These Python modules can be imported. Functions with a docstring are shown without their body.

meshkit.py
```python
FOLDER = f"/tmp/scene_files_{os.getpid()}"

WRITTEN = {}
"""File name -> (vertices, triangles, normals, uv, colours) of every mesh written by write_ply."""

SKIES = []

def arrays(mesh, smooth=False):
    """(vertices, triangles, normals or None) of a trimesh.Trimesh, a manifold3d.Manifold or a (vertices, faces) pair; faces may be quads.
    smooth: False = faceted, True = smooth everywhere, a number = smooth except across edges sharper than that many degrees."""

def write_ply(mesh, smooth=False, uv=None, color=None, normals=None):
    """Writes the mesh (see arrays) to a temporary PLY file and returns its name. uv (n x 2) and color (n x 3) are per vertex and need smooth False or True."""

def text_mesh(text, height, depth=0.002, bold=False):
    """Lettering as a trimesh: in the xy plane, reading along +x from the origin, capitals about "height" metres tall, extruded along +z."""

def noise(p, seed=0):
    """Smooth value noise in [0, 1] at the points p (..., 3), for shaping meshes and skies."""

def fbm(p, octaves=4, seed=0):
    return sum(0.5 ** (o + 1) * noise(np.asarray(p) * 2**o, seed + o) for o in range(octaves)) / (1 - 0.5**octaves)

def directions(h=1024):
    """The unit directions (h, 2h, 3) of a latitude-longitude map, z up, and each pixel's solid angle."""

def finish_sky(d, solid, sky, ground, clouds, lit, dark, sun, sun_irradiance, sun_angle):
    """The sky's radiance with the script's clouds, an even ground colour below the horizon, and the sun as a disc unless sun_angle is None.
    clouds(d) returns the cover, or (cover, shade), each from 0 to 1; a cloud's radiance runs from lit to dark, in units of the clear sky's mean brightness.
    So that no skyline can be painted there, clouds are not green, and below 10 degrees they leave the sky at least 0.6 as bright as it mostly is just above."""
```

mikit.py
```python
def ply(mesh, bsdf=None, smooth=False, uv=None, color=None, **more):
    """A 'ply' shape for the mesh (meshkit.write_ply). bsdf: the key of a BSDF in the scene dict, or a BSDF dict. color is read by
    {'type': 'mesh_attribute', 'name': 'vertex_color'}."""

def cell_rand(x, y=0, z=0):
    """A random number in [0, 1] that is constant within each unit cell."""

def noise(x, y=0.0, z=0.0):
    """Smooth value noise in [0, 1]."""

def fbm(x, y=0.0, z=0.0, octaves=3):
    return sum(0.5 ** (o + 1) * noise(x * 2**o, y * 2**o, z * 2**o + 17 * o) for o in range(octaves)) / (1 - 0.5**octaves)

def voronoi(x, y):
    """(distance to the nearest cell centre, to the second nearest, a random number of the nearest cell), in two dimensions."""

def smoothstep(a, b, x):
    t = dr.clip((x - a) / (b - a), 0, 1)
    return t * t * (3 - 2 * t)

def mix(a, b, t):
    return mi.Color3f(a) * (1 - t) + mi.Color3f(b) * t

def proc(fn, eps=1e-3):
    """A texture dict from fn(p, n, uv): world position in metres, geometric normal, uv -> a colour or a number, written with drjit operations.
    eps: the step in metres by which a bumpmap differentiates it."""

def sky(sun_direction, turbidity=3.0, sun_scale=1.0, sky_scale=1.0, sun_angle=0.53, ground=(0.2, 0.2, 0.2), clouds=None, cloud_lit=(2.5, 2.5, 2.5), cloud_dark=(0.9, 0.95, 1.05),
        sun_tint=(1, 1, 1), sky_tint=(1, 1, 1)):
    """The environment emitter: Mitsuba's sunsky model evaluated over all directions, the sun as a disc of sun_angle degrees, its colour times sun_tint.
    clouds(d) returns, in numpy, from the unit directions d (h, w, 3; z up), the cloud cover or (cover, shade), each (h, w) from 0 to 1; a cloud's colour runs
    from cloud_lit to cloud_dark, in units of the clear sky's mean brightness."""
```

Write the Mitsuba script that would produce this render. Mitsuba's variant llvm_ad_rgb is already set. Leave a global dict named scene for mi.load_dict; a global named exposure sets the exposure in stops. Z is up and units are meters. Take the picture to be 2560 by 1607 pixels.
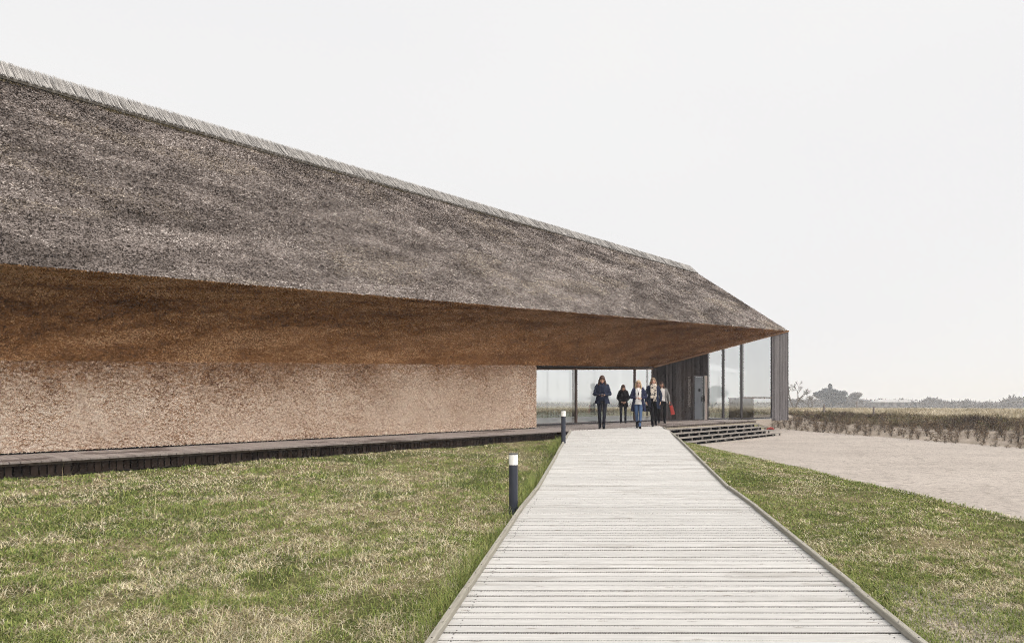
import math, random
import numpy as np, trimesh, manifold3d as m3
import drjit as dr
import mitsuba as mi
import mikit, meshkit
from mikit import proc, noise, fbm, cell_rand, smoothstep, mix, voronoi

# ------------------------------------------------------------------ camera, sky, exposure
scene, labels = {'type': 'scene'}, {}
T = mi.ScalarTransform4f
EYE = 0.85                                   # eye height above the terrace level (z = 0)
F, CX, CY = 1530.0, 1515.0, 1005.0           # focal length and principal point of the photograph, 2560 x 1607
scene['camera'] = {'type': 'perspective', 'fov': 2 * math.degrees(math.atan(1280 / F)), 'fov_axis': 'x', 'near_clip': 0.05, 'far_clip': 3000.0,
                   'principal_point_offset_x': (1280 - CX) / 2560, 'principal_point_offset_y': (803.5 - CY) / 1607,
                   'to_world': T().look_at(origin=[0, 0, EYE], target=[0, 10, EYE], up=[0, 0, 1]), 'medium': {'type': 'ref', 'id': 'haze_air'}}
scene['sky_light'] = mikit.sky((0.535, -0.40, 0.743), turbidity=3, sun_scale=0.30, sun_angle=52, sun_tint=(.92, 1.02, 1.24), sky_scale=1.0, clouds=lambda d: (np.ones(d.shape[:2]), np.clip(meshkit.fbm(d*[1.6, 1.6, 4.0], 4, 5)*1.6 - .3, 0, 1)),
                               cloud_lit=(1.07, 1.068, 1.065), cloud_dark=(1.02, 1.02, 1.035), ground=(0.25, 0.24, 0.2))
exposure = 3.2
rng = np.random.default_rng(7)

# ------------------------------------------------------------------ helpers
def nk(key):
    if key not in scene and key not in labels and not any(k.startswith(key + '__') for k in scene): return key
    i = 1
    while f'{key}_{i:03d}' in scene or f'{key}_{i:03d}' in labels: i += 1
    return f'{key}_{i:03d}'
_cnt = {}
def num(key):
    """The next free key of a kind: key, key_001, key_002 ..."""
    c = _cnt.get(key, 0); _cnt[key] = c + 1
    return key if c == 0 else f'{key}_{c:03d}'
def add(key, mesh, bsdf, smooth=False, color=None, **more):
    key = num(key); scene[key] = mikit.ply(mesh, bsdf, smooth, color=color, **more); return key
def thing(name, label, cat, group=None):
    key = num(name); labels[key] = {'label': label, 'category': cat}
    if group: labels[key]['group'] = group
    return key
def kind(key, k, label=None):
    labels.setdefault(key, {})['kind'] = k
    if label: labels[key]['label'] = label
    return key
def px(x, y, Y): return np.array([(x - CX) / F * Y, Y, EYE - (y - CY) / F * Y])
def V(*a): return np.array(a, float)
def unit(v): v = np.asarray(v, float); return v / np.linalg.norm(v, axis=-1, keepdims=True)
def obox(c, ax, ay, az, lx, ly, lz):
    """An oriented box: centre, three unit axes, full lengths."""
    s = np.array([[-1,-1,-1],[1,-1,-1],[1,1,-1],[-1,1,-1],[-1,-1,1],[1,-1,1],[1,1,1],[-1,1,1]]) * .5
    v = np.asarray(c) + s[:, :1] * lx * np.asarray(ax) + s[:, 1:2] * ly * np.asarray(ay) + s[:, 2:] * lz * np.asarray(az)
    f = np.array([[0,3,2,1],[4,5,6,7],[0,1,5,4],[1,2,6,5],[2,3,7,6],[3,0,4,7]])
    if np.dot(np.cross(ax, ay), az) < 0: f = f[:, ::-1]
    return trimesh.Trimesh(v, np.vstack([f[:, [0,1,2]], f[:, [0,2,3]]]), process=False)
def bev(c, ax, ay, az, lx, ly, lz, b=.004):
    """An oriented box with its long top edges chamfered (profile in y-z, run along x)."""
    p = [(-ly/2, -lz/2), (ly/2, -lz/2), (ly/2, lz/2-b), (ly/2-b, lz/2), (-ly/2+b, lz/2), (-ly/2, lz/2-b)]
    v = [np.asarray(c) + sx*lx/2*np.asarray(ax) + y*np.asarray(ay) + z*np.asarray(az) for sx in (-1, 1) for y, z in p]
    n = 6; f = []
    for i in range(n):
        j = (i+1) % n; f += [[i, n+i, n+j], [i, n+j, j]]
    for i in range(1, n-1): f += [[0, i, i+1], [n, n+i+1, n+i]]
    f = np.array(f)
    if np.dot(np.cross(ax, ay), az) > 0: f = f[:, ::-1]
    return trimesh.Trimesh(np.array(v), f, process=False)
def prism(poly, vec):
    """Planar polygon of 3-D points extruded by vec (convex or fan-safe)."""
    p = np.asarray(poly, float); n = len(p); v = np.vstack([p, p + np.asarray(vec)]); f = []
    for i in range(1, n-1): f += [[0, i+1, i], [n, n+i, n+i+1]]
    for i in range(n):
        j = (i+1) % n; f += [[i, j, n+j], [i, n+j, n+i]]
    m = trimesh.Trimesh(v, np.array(f), process=False)
    return m
def grid_mesh(P):
    """P: (n, m, 3) points to quads."""
    n, m = P.shape[:2]; i = np.arange(n*m).reshape(n, m)
    q = np.stack([i[:-1,:-1], i[1:,:-1], i[1:,1:], i[:-1,1:]], -1).reshape(-1, 4)
    return trimesh.Trimesh(P.reshape(-1, 3), np.vstack([q[:, [0,1,2]], q[:, [0,2,3]]]), process=False)
def tube(pts, radii, n=6):
    pts = np.asarray(pts, float); k = len(pts); rings = []
    for i in range(k):
        d = unit(pts[min(i+1, k-1)] - pts[max(i-1, 0)])
        a = unit(np.cross(d, [0.31, 0.2, 0.93] if abs(d[2]) < .9 else [1, 0.1, 0])); b = np.cross(d, a)
        t = np.linspace(0, 2*np.pi, n, endpoint=False)[:, None]
        rings.append(pts[i] + radii[i] * (np.cos(t) * a + np.sin(t) * b))
    v = np.vstack(rings + [pts[:1], pts[-1:]]); f = []
    for i in range(k-1):
        for j in range(n):
            a, b = i*n+j, i*n+(j+1) % n
            f += [[a, b, b+n], [a, b+n, a+n]]
    for j in range(n): f += [[k*n, (j+1) % n, j], [k*n+1, (k-1)*n+j, (k-1)*n+(j+1) % n]]
    return trimesh.Trimesh(v, np.array(f), process=False)
def cat(ms): return trimesh.util.concatenate(ms)
def straws(c, d, w, L, W, col, taper=1.0):
    """Thin strips (two triangles each): foot c, direction d, width direction w."""
    n = len(c); L = np.broadcast_to(L, n)[:, None]; W = np.broadcast_to(W, n)[:, None]
    v = np.stack([c - w*W/2, c + w*W/2, c + d*L + w*W/2*taper, c + d*L - w*W/2*taper], 1).reshape(-1, 3)
    i = np.arange(n)[:, None] * 4
    f = np.vstack([i + [0, 1, 2], i + [0, 2, 3]])
    return trimesh.Trimesh(v, f, process=False), np.repeat(col, 4, 0)
def blades(c, d, w, L, W, col, bend):
    """Grass blades of two triangles: foot, a bent middle, a point."""
    n = len(c); L = L[:, None]; W = W[:, None]
    mid = c + d*L*.55; tip = c + d*L*.8 + bend*L*.45
    v = np.stack([c - w*W/2, c + w*W/2, mid + w*W*.32, tip, mid - w*W*.32], 1).reshape(-1, 3)
    i = np.arange(n)[:, None] * 5
    return trimesh.Trimesh(v, np.vstack([i + [0, 1, 2], i + [0, 2, 4], i + [4, 2, 3]]), process=False), np.repeat(col, 5, 0)
def nz(p, s, seed=0, oct=3):
    p = np.asarray(p, float) * s
    return meshkit.fbm(p, oct, seed)

# ------------------------------------------------------------------ materials
def two(b): return {'type': 'twosided', 'bsdf': b}
def diff(fn): return two({'type': 'diffuse', 'reflectance': proc(fn)})
def rgb(*c): return {'type': 'rgb', 'value': list(c)}
def flat(*c): return two({'type': 'diffuse', 'reflectance': rgb(*c)})
def rough(c, r=.5, spec=.5, **k): return two({'type': 'principled', 'base_color': c if isinstance(c, dict) else rgb(*c), 'roughness': r, 'specular': spec, **k})
B = scene
B['haze_air'] = {'type': 'homogeneous', 'albedo': {'type': 'rgb', 'value': [.95, .95, .955]}, 'sigma_t': {'type': 'rgb', 'value': [.00095, .0010, .0011]}, 'phase': {'type': 'isotropic'}}
B['m_vertex'] = two({'type': 'diffuse', 'reflectance': {'type': 'mesh_attribute', 'name': 'vertex_color'}})
B['m_leaf'] = two({'type': 'diffuse', 'reflectance': {'type': 'mesh_attribute', 'name': 'vertex_color'}})

def thatch_fn(lo, hi, fs, seed):
    def fn(p, n, uv):
        a = noise(p.x*fs+seed, p.y*fs, p.z*fs*.5)
        b = fbm(p.x*1.3+seed, p.y*1.3, p.z*2.2, 3)
        return mix(lo, hi, dr.clip(.55*a + .9*(b-.3), 0, 1))
    return fn
B['m_roof'] = diff(thatch_fn((.06,.050,.045), (.28,.245,.23), 38, 3.1))
B['m_soffit'] = diff(thatch_fn((.11,.048,.019), (.35,.17,.073), 42, 9.7))
B['m_wall'] = diff(thatch_fn((.24,.13,.08), (.52,.38,.29), 42, 5.3))
B['m_ridge'] = diff(lambda p, n, uv: mix((.28,.268,.252), (.42,.405,.385), noise(p.x*30, p.y*30, p.z*9)))

PITCH = .113
def bw_fn(p, n, uv):
    k = dr.floor(p.y / PITCH + .5)
    r = cell_rand(k, 3, 1)
    g = noise(p.x*2.2 + k*7.7, p.y*70, k) ; g2 = noise(p.x*9 + k*3.1, p.y*190, 4)
    c = mix((.45,.446,.43), (.60,.595,.578), r*.55 + g*.45)
    c = c * (.86 + .18*g2)
    v = voronoi(p.x*1.7 + k*5.3, k*9.1 + p.y*9)
    knot = smoothstep(.085, .03, v[0]) * dr.select(v[2] > .45, 1.0, 0.0)
    c = mix(c, (.16,.13,.10), knot*.55)
    dirt_and_gap_shade = smoothstep(.60, .74, fbm(p.x*1.1 + k*1.7, p.y*6, 2.0, 4))
    return mix(c, (.30,.285,.26), dirt_and_gap_shade*.40)
B['m_boardwalk'] = diff(bw_fn)
B['m_joint_shade'] = diff(lambda p, n, uv: mix((.025,.023,.022), (.065,.058,.050), fbm(p.x*6, p.y*9, 1.0, 3)))  # near-black colour painted in for the shade between planks
B['m_batten'] = diff(lambda p, n, uv: mix((.27,.255,.215), (.40,.385,.34), fbm(p.x*45, p.y*2.5, p.z*45, 3)) * (.85 + .25*noise(p.x*120, p.y*14, p.z*120)))
B['m_dark_metal'] = rough((.05,.05,.055), .45, .5, metallic=.4)

UX, UY = unit(V(18.62, 24.1))                # direction of the building's long side
U3, N3 = V(UX, UY, 0), V(UY, -UX, 0)         # along it, and out of it towards the viewer's right
def deck_fn(p, n, uv):
    s = p.x*float(UX) + p.y*float(UY); d = p.x*float(UY) - p.y*float(UX)
    k = dr.floor(s / PITCH); r = cell_rand(k, 5, 2)
    g = noise(d*2.5 + k*5.1, s*60, k)
    c = mix((.15,.128,.12), (.28,.25,.235), .45*r + .55*g)
    c = c * (.85 + .2*noise(d*11 + k*2, s*170, 1))
    wet = smoothstep(.585, .63, fbm(d*1.1 + 3.0, s*.8, 5.5, 3))
    return mix(c, (.065,.05,.045), wet*.8)
B['m_deck'] = rough(proc(deck_fn), .55, .35)
def fascia_fn(p, n, uv):
    s = p.x*float(UX) + p.y*float(UY)
    k = dr.floor(s / .092); r = cell_rand(k, 8, 1)
    st = noise(s*55, p.z*3, k)
    return mix((.010,.008,.008), (.055,.040,.033), .65*r + .35*st)
B['m_fascia'] = diff(fascia_fn)
def step_fn(p, n, uv):
    s = p.x*float(UX) + p.y*float(UY); d = p.x*float(UY) - p.y*float(UX)
    return mix((.17,.157,.145), (.36,.335,.31), .5*noise(s*1.6, d*50, p.z*7) + .5*noise(s*8, d*140, 3))
B['m_step'] = diff(step_fn)
B['m_beam'] = diff(lambda p, n, uv: mix((.06,.05,.045), (.20,.17,.15), noise(p.x*20, p.y*20, p.z*4)))
def cdw_fn(p, n, uv):
    s = p.x*.8055 + p.y*.5925
    k = dr.floor(s / .118); r = cell_rand(k, 2, 6)
    st = noise(s*70 + k*3, p.z*1.1, k); st2 = noise(s*160, p.z*4, k)
    c = mix((.008,.007,.007), (.068,.062,.064), dr.clip(.75*r*r + .6*st - .15, 0, 1)) * (.7 + .6*st2)
    br = smoothstep(.55, .8, fbm(s*1.2, p.z*.5, 4.0, 2))
    return mix(c, (.06,.042,.034), br*.25)
B['m_timber'] = diff(cdw_fn)
B['m_grey_timber'] = diff(lambda p, n, uv: mix((.045,.042,.044), (.19,.18,.187), .55*cell_rand(dr.floor((p.x*.8055+p.y*.5925)/.118), 4, 4) + .55*noise((p.x+p.y)*45, p.z*1.2, 2)))
B['m_trim'] = diff(lambda p, n, uv: mix((.15,.08,.045), (.27,.16,.10), noise(p.x*8, p.y*8, p.z*30)))
B['m_frame'] = rough((.075,.05,.042), .5, .4)
B['m_frame_dark'] = rough((.035,.032,.036), .5, .4)
B['m_glass'] = {'type': 'thindielectric', 'int_ior': 2.6, 'ext_ior': 1.0, 'specular_transmittance': rgb(.90, .925, .93)}
B['m_door'] = rough(proc(lambda p, n, uv: mix((.070,.078,.092), (.10,.11,.125), fbm(p.x*3, p.y*3, p.z*3, 3))), .4, .4)
B['m_floor'] = rough((.22,.20,.17), .25, .5)
B['m_plaster'] = flat(.62, .61, .59)
B['m_black'] = rough((.012,.013,.016), .5, .4)
B['m_letter'] = rough((.17,.155,.15), .5, .4)
B['m_bollard'] = rough((.028,.033,.050), .38, .5)
B['m_bollard_cap'] = rough((.10,.105,.11), .4, .5)
B['m_diffuser'] = rough((.86,.86,.84), .3, .5)
def soil_fn(p, n, uv):
    b = fbm(p.x*.9, p.y*.9, 1.0, 4); a = noise(p.x*40, p.y*40, 2)
    g = mix((.075,.085,.030), (.20,.17,.10), smoothstep(.35, .62, b))
    e = dr.sqrt(dr.square(p.x - 2.5) + dr.square((p.y - 4.1)*.8)) + .9*(fbm(p.x*2.5, p.y*2.5, 3.0, 4) - .5)
    g = mix(g, mix((.25,.215,.175), (.42,.375,.32), noise(p.x*60, p.y*60, 5)), smoothstep(.75, .45, e))
    return g * (.6 + .7*a)
B['m_soil'] = diff(soil_fn)
def gravel_fn(p, n, uv):
    a = noise(p.x*75, p.y*75, 1); b = fbm(p.x*.55, p.y*1.3, 4.0, 4); c2 = noise(p.x*17, p.y*17, 9)
    c = mix((.345,.312,.282), (.455,.415,.378), b) * (.74 + .32*a + .20*c2)
    r = dr.sqrt(dr.square(p.x - 9.0) + dr.square((p.y - 18.5)))
    tr = smoothstep(.16, .04, dr.abs(r - 3.1 + .12*noise(p.x*2, p.y*2, 1))) + smoothstep(.16, .04, dr.abs(r - 4.6)) + smoothstep(.14, .04, dr.abs(p.x - 5.0 - .32*p.y + .3*noise(p.y*.6, 1, 2) + 3.2)) + smoothstep(.14, .04, dr.abs(p.x - 5.0 - .32*p.y + .3*noise(p.y*.6, 1, 2) + 1.6))
    tr = tr * smoothstep(.40, .55, fbm(p.x*1.6, p.y*1.6, 7.0, 3))
    st = smoothstep(.70, .80, noise(p.x*9, p.y*14, 6)) * .35
    return mix(c, (.20,.175,.155), dr.clip(tr*.16 + st, 0, .6))
B['m_gravel'] = diff(gravel_fn)
def ground_fn(p, n, uv):
    a = noise(p.x*22, p.y*22, 3); b = fbm(p.x*.35, p.y*.35, 2.0, 4)
    straw = mix((.30,.26,.185), (.46,.405,.30), a) ; green = mix((.12,.125,.06), (.20,.19,.10), a)
    wet = smoothstep(6.0, -2.0, p.x + 4*(b - .5)) * smoothstep(20.0, 30.0, p.y)
    return mix(mix(straw, green, smoothstep(.52, .66, b)*.8), mix((.13,.15,.115), (.20,.215,.165), a), wet)
B['m_field'] = diff(ground_fn)
B['m_sand'] = diff(lambda p, n, uv: mix((.22,.185,.145), (.46,.40,.345), fbm(p.x*2.2, p.y*2.2, p.z*3, 4)) * (.75 + .4*noise(p.x*40, p.y*40, 1)))
B['m_bark'] = diff(lambda p, n, uv: mix((.07,.058,.045), (.16,.14,.12), noise(p.x*5, p.y*5, p.z*2)))
B['m_post'] = diff(lambda p, n, uv: mix((.20,.165,.15), (.34,.30,.28), noise(p.x*40, p.y*40, p.z*3)))
B['m_red'] = rough((.30,.032,.024), .5, .4)

# ------------------------------------------------------------------ ground, lawn, gravel, bank
from shapely.geometry import Polygon, Point
import shapely
BANK = np.array([(9.4,34.6),(9.7,33.4),(12.2,23.9),(13.6,18.6),(16,9),(17.5,-5),(19,-60)], float)
YARD = Polygon(list(map(tuple, BANK)) + [(-60,-60), (-60,22), (-14,44), (4,46)])
DP, DU = V(-1.07, 18.3), V(UX, UY)           # the terrace's front edge
DN = V(UY, -UX)
def bw_z(y):
    return np.interp(y, [-6, 3.75, 7.8, 9.37, 18.3, 40], [-.92, -.62, -.495, -.495, 0, 0])
BX0, BX1 = -1.08, 1.92
def ground_z(x, y):
    d = shapely.distance(YARD, shapely.points(x, y))
    t = np.clip(d / 5.5, 0, 1); t = t*t*(3-2*t)
    far = np.clip((np.hypot(x, y) - 60) / 300, 0, 1)
    P = np.stack([x, y, 0*x], -1)
    return -.95 + 1.0*np.clip(d*.6, 0, .42)/1.0*.55 + .74*t - 2.6*far + .16*(nz(P, .35, 4) - .5)*np.clip(d, 0, 1)
ax = np.concatenate([np.arange(-560, -50, 15), np.arange(-50, 8, 2.5), np.arange(8, 34, .45), np.arange(34, 80, 2.5), np.arange(80, 566, 15)])
ay = np.concatenate([np.arange(-560, -50, 15), np.arange(-50, 0, 2.5), np.arange(0, 45, .45), np.arange(45, 90, 2.5), np.arange(90, 566, 15)])
gx, gy = np.meshgrid(ax, ay, indexing='ij')
kind(add('ground', grid_mesh(np.stack([gx, gy, ground_z(gx, gy)], -1)), 'm_field', True), 'structure', 'flat straw coloured marsh field behind the gravel yard')
def lawn_left_z(x, y):
    d = np.clip((x - DP[0])*DN[0] + (y - DP[1])*DN[1], 0, None)
    z = -.24 - .06*np.minimum(d, 6) - .035*np.maximum(d-6, 0)
    P = np.stack([x, y, 0*x], -1)
    z = z + .10*(nz(P, .55, 2) - .5) + .05*(nz(P, 2.3, 3) - .5)
    return np.minimum(z, np.where(x > BX0 - 1.2, bw_z(y) - .06, 9))
LB = np.array([(-40, 7.5), (-6, 6.3), (0, 5.85), (4, 5.6), (7, 5.4), (9.9,5.05),(10.5,4.92),(11.7,4.66),(13.6,4.48),(15.8,4.11),(18.9,3.6),(22.5,3.04),(24,2.6)])   # y, x of the lawn's right edge
def lawn_edge(y): return np.interp(y, LB[:, 0], LB[:, 1])
GZ = -.68
def lawn_right_z(x, y):
    e = lawn_edge(y); t = np.clip((x - BX1) / np.maximum(e - BX1, .1), 0, 1)
    a = bw_z(y) - .09
    a = np.maximum(a, np.where(y > 12, bw_z(12.) - .05 - .02*(y-12), -9)) if False else np.minimum(a, -.42)
    tt = t*t*(3-2*t)*.6 + t*.4
    P = np.stack([x, y, 0*x], -1)
    return a*(1-tt) + (GZ + .035)*tt + (.06*(nz(P, .8, 2) - .5))*np.minimum(1, 3*(1-t)+.25)
xs, ys = np.meshgrid(np.arange(-24, BX0+.16, .2), np.arange(-8, 23, .2), indexing='ij')
kind(add('lawn', grid_mesh(np.stack([xs, ys, lawn_left_z(xs, ys)], -1)), 'm_soil', True), 'structure')
tt_, ys = np.meshgrid(np.linspace(0, 1.02, 26), np.arange(-30, 23.6, .2), indexing='ij')
xs = BX1 - .15 + (lawn_edge(ys) - BX1 + .15)*tt_
P = np.stack([xs, ys, lawn_right_z(xs, ys)], -1); P[-1, :, 2] -= .08
kind(add('lawn', grid_mesh(P), 'm_soil', True), 'structure')
# gravel yard: from under the lawn's edge to past the foot of the bank
ys = np.arange(-40, 35.2, .4); tt = np.linspace(0, 1, 60)
bank_x = lambda y: np.interp(y, BANK[::-1, 1], BANK[::-1, 0])
lo = np.where(ys < 22, np.interp(ys, LB[:, 0], LB[:, 1]) - .8, np.interp(ys, [22, 23.5, 35], [2.4, 1.6, 1.0])); hi = bank_x(ys) + .75
X = lo[None] + (hi - lo)[None]*tt[:, None]; Yg = np.broadcast_to(ys, X.shape)
Z = GZ + .025*(nz(np.stack([X, Yg, 0*X], -1), .5, 8) - .5)
kind(add('gravel_yard', grid_mesh(np.stack([X, Yg, Z], -1)), 'm_gravel', True), 'structure')
# sandy planted bank, a sheet just above the ground's slope
bs = np.arange(-12, 43, .35); base = np.stack([bank_x(bs), bs], -1)
ow = np.linspace(.15, 4.6, 22)
X = base[None, :, 0] + ow[:, None]*.95; Yb = base[None, :, 1] + ow[:, None]*.25
kind(add('sandy_bank', grid_mesh(np.stack([X, Yb, ground_z(X, Yb) + .02], -1)), 'm_sand', True), 'structure')

# grass blades: real blades, many near and fewer far; straw and green by natural patches
GREEN = np.array([(.19,.25,.065), (.25,.29,.095), (.32,.32,.13), (.11,.155,.048)])
STRAW = np.array([(.58,.52,.36), (.48,.425,.27), (.29,.235,.145), (.65,.60,.45)])
def grass(n, sampler, zf, green_bias, hscale, seed):
    r = np.random.default_rng(seed)
    x, y = sampler(r, n); n = len(x)
    p = np.stack([x, y, 0*x], -1)
    pat = .27*nz(p, .6, seed, 3) + .33*nz(p, 2.2, seed+5, 3) + .25*nz(p, 7.5, seed+6, 1) + .15*nz(p, 16, seed+7, 1)
    g = r.random(n) < np.clip((pat - .5)*5.5 + green_bias, .10, .92)
    col = np.where(g[:, None], GREEN[r.integers(0, 4, n)], STRAW[r.integers(0, 4, n)]) * r.uniform(.75, 1.2, (n, 1))
    bare = nz(p, 1.1, seed+9, 3)
    keep = r.random(n) > np.clip((bare - .60)*5, 0, .75)
    x, y, col, g, p = x[keep], y[keep], col[keep], g[keep], p[keep]; n = len(x)
    c = np.stack([x, y, zf(x, y) - .005], -1); col = col*(.74 + .52*nz(c, 13, seed+8, 1))[:, None]
    a = r.uniform(0, 2*np.pi, n); lean = np.where(g, r.uniform(.1, .9, n), r.uniform(.5, 1.5, n))
    h = np.stack([np.cos(a), np.sin(a), 0*a], -1)
    d = h*np.sin(lean)[:, None] + V(0, 0, 1)*np.cos(lean)[:, None]
    bend = unit(h*1.0 + V(0, 0, 1)*r.uniform(-.5, .4, (n, 1)))
    w = np.stack([-np.sin(a), np.cos(a), 0*a], -1)
    tuft = .6 + .9*nz(p, 4.0, seed+3, 2)
    L = r.uniform(.026, .072, n)*hscale*tuft; dist = np.hypot(x, y)
    W = r.uniform(.0035, .0062, n)*np.clip(dist/5, .8, 2.6)
    return blades(c, d, w, L, W, col, bend)
def samp_left(r, n):
    q = r.random(n); Y = (2.4**-.6 + q*(19.5**-.6 - 2.4**-.6))**(-1/.6)      # density falls with distance
    xl = np.maximum(-1.02*Y - .3, -14); X = xl + (BX0 - .02 - xl)*r.random(n)
    ok = (X - DP[0])*DN[0] + (Y - DP[1])*DN[1] > .03
    keep = r.random(n) < np.clip((BX0 - xl)/8.0, .2, 1)
    return X[ok & keep], Y[ok & keep]
m, c = grass(560000, samp_left, lawn_left_z, .44, 1.0, 11)
kind(add('lawn_grass', m, 'm_leaf', color=c), 'stuff', 'patchy green and straw coloured grass left of the boardwalk')
def samp_right(r, n):
    q = r.random(n); Y = (3.0**-.6 + q*(22.4**-.6 - 3.0**-.6))**(-1/.6)
    e = np.minimum(lawn_edge(Y), .70*Y + .3); X = BX1 + .02 + (e + .05*r.standard_normal(n) - BX1)*r.random(n)
    ok = (X > BX1)
    sand = nz(np.stack([X, Y, 0*X], -1), .9, 77, 3)
    thin = np.clip(1.05 - np.hypot(X - 2.5, (Y - 4.1)*.8), 0, 1)*2.6*sand
    ok &= r.random(n) > thin
    return X[ok], Y[ok]
m, c = grass(210000, samp_right, lawn_right_z, .74, .75, 21)
kind(add('lawn_grass', m, 'm_leaf', color=c), 'stuff', 'green grass slope between the boardwalk and the gravel yard')
# long grass tufts along the boardwalk's left edge and a few tall dry stalks
r = np.random.default_rng(5)
yy = r.uniform(3, 17.5, 9000); xx = BX0 - .01 - np.abs(r.normal(0, .13, 9000))
keep = nz(np.stack([0*yy, yy, 0*yy], -1), .9, 3, 2) > r.uniform(.25, .7, 9000); xx, yy = xx[keep], yy[keep]; n = len(xx)
a = r.uniform(0, 2*np.pi, n); h = np.stack([np.cos(a), np.sin(a), 0*a], -1); lean = r.uniform(.05, .5, n)
m, c = blades(np.stack([xx, yy, lawn_left_z(xx, yy)], -1), h*np.sin(lean)[:, None] + V(0,0,1)*np.cos(lean)[:, None], np.stack([-np.sin(a), np.cos(a), 0*a], -1),
              r.uniform(.08, .22, n), r.uniform(.003, .006, n)*np.clip(yy/6, .8, 2), GREEN[r.integers(0, 4, n)]*r.uniform(.8, 1.2, (n, 1)), unit(h + V(0,0,.3)))
kind(add('edge_grass', m, 'm_leaf', color=c), 'stuff', 'longer green grass growing along the left edge of the boardwalk')
yy = r.uniform(3, 17, 7000); xx = BX1 + .02 + np.abs(r.normal(0, .09, 7000))
keep = nz(np.stack([0*yy, yy, 0*yy], -1), 1.1, 4, 2) > r.uniform(.3, .8, 7000); xx, yy = xx[keep], yy[keep]; n = len(xx)
a = r.uniform(0, 2*np.pi, n); h = np.stack([np.cos(a), np.sin(a), 0*a], -1); lean = r.uniform(.05, .7, n)
m, c = blades(np.stack([xx, yy, lawn_right_z(xx, yy)], -1), h*np.sin(lean)[:, None] + V(0,0,1)*np.cos(lean)[:, None], np.stack([-np.sin(a), np.cos(a), 0*a], -1),
              r.uniform(.05, .13, n), r.uniform(.003, .006, n)*np.clip(yy/6, .8, 2), GREEN[r.integers(0, 4, n)]*r.uniform(.7, 1.1, (n, 1)), unit(h + V(0,0,.3)))
kind(add('edge_grass', m, 'm_leaf', color=c), 'stuff', 'green grass growing along the right edge of the boardwalk')
ms, cs = [], []
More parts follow.
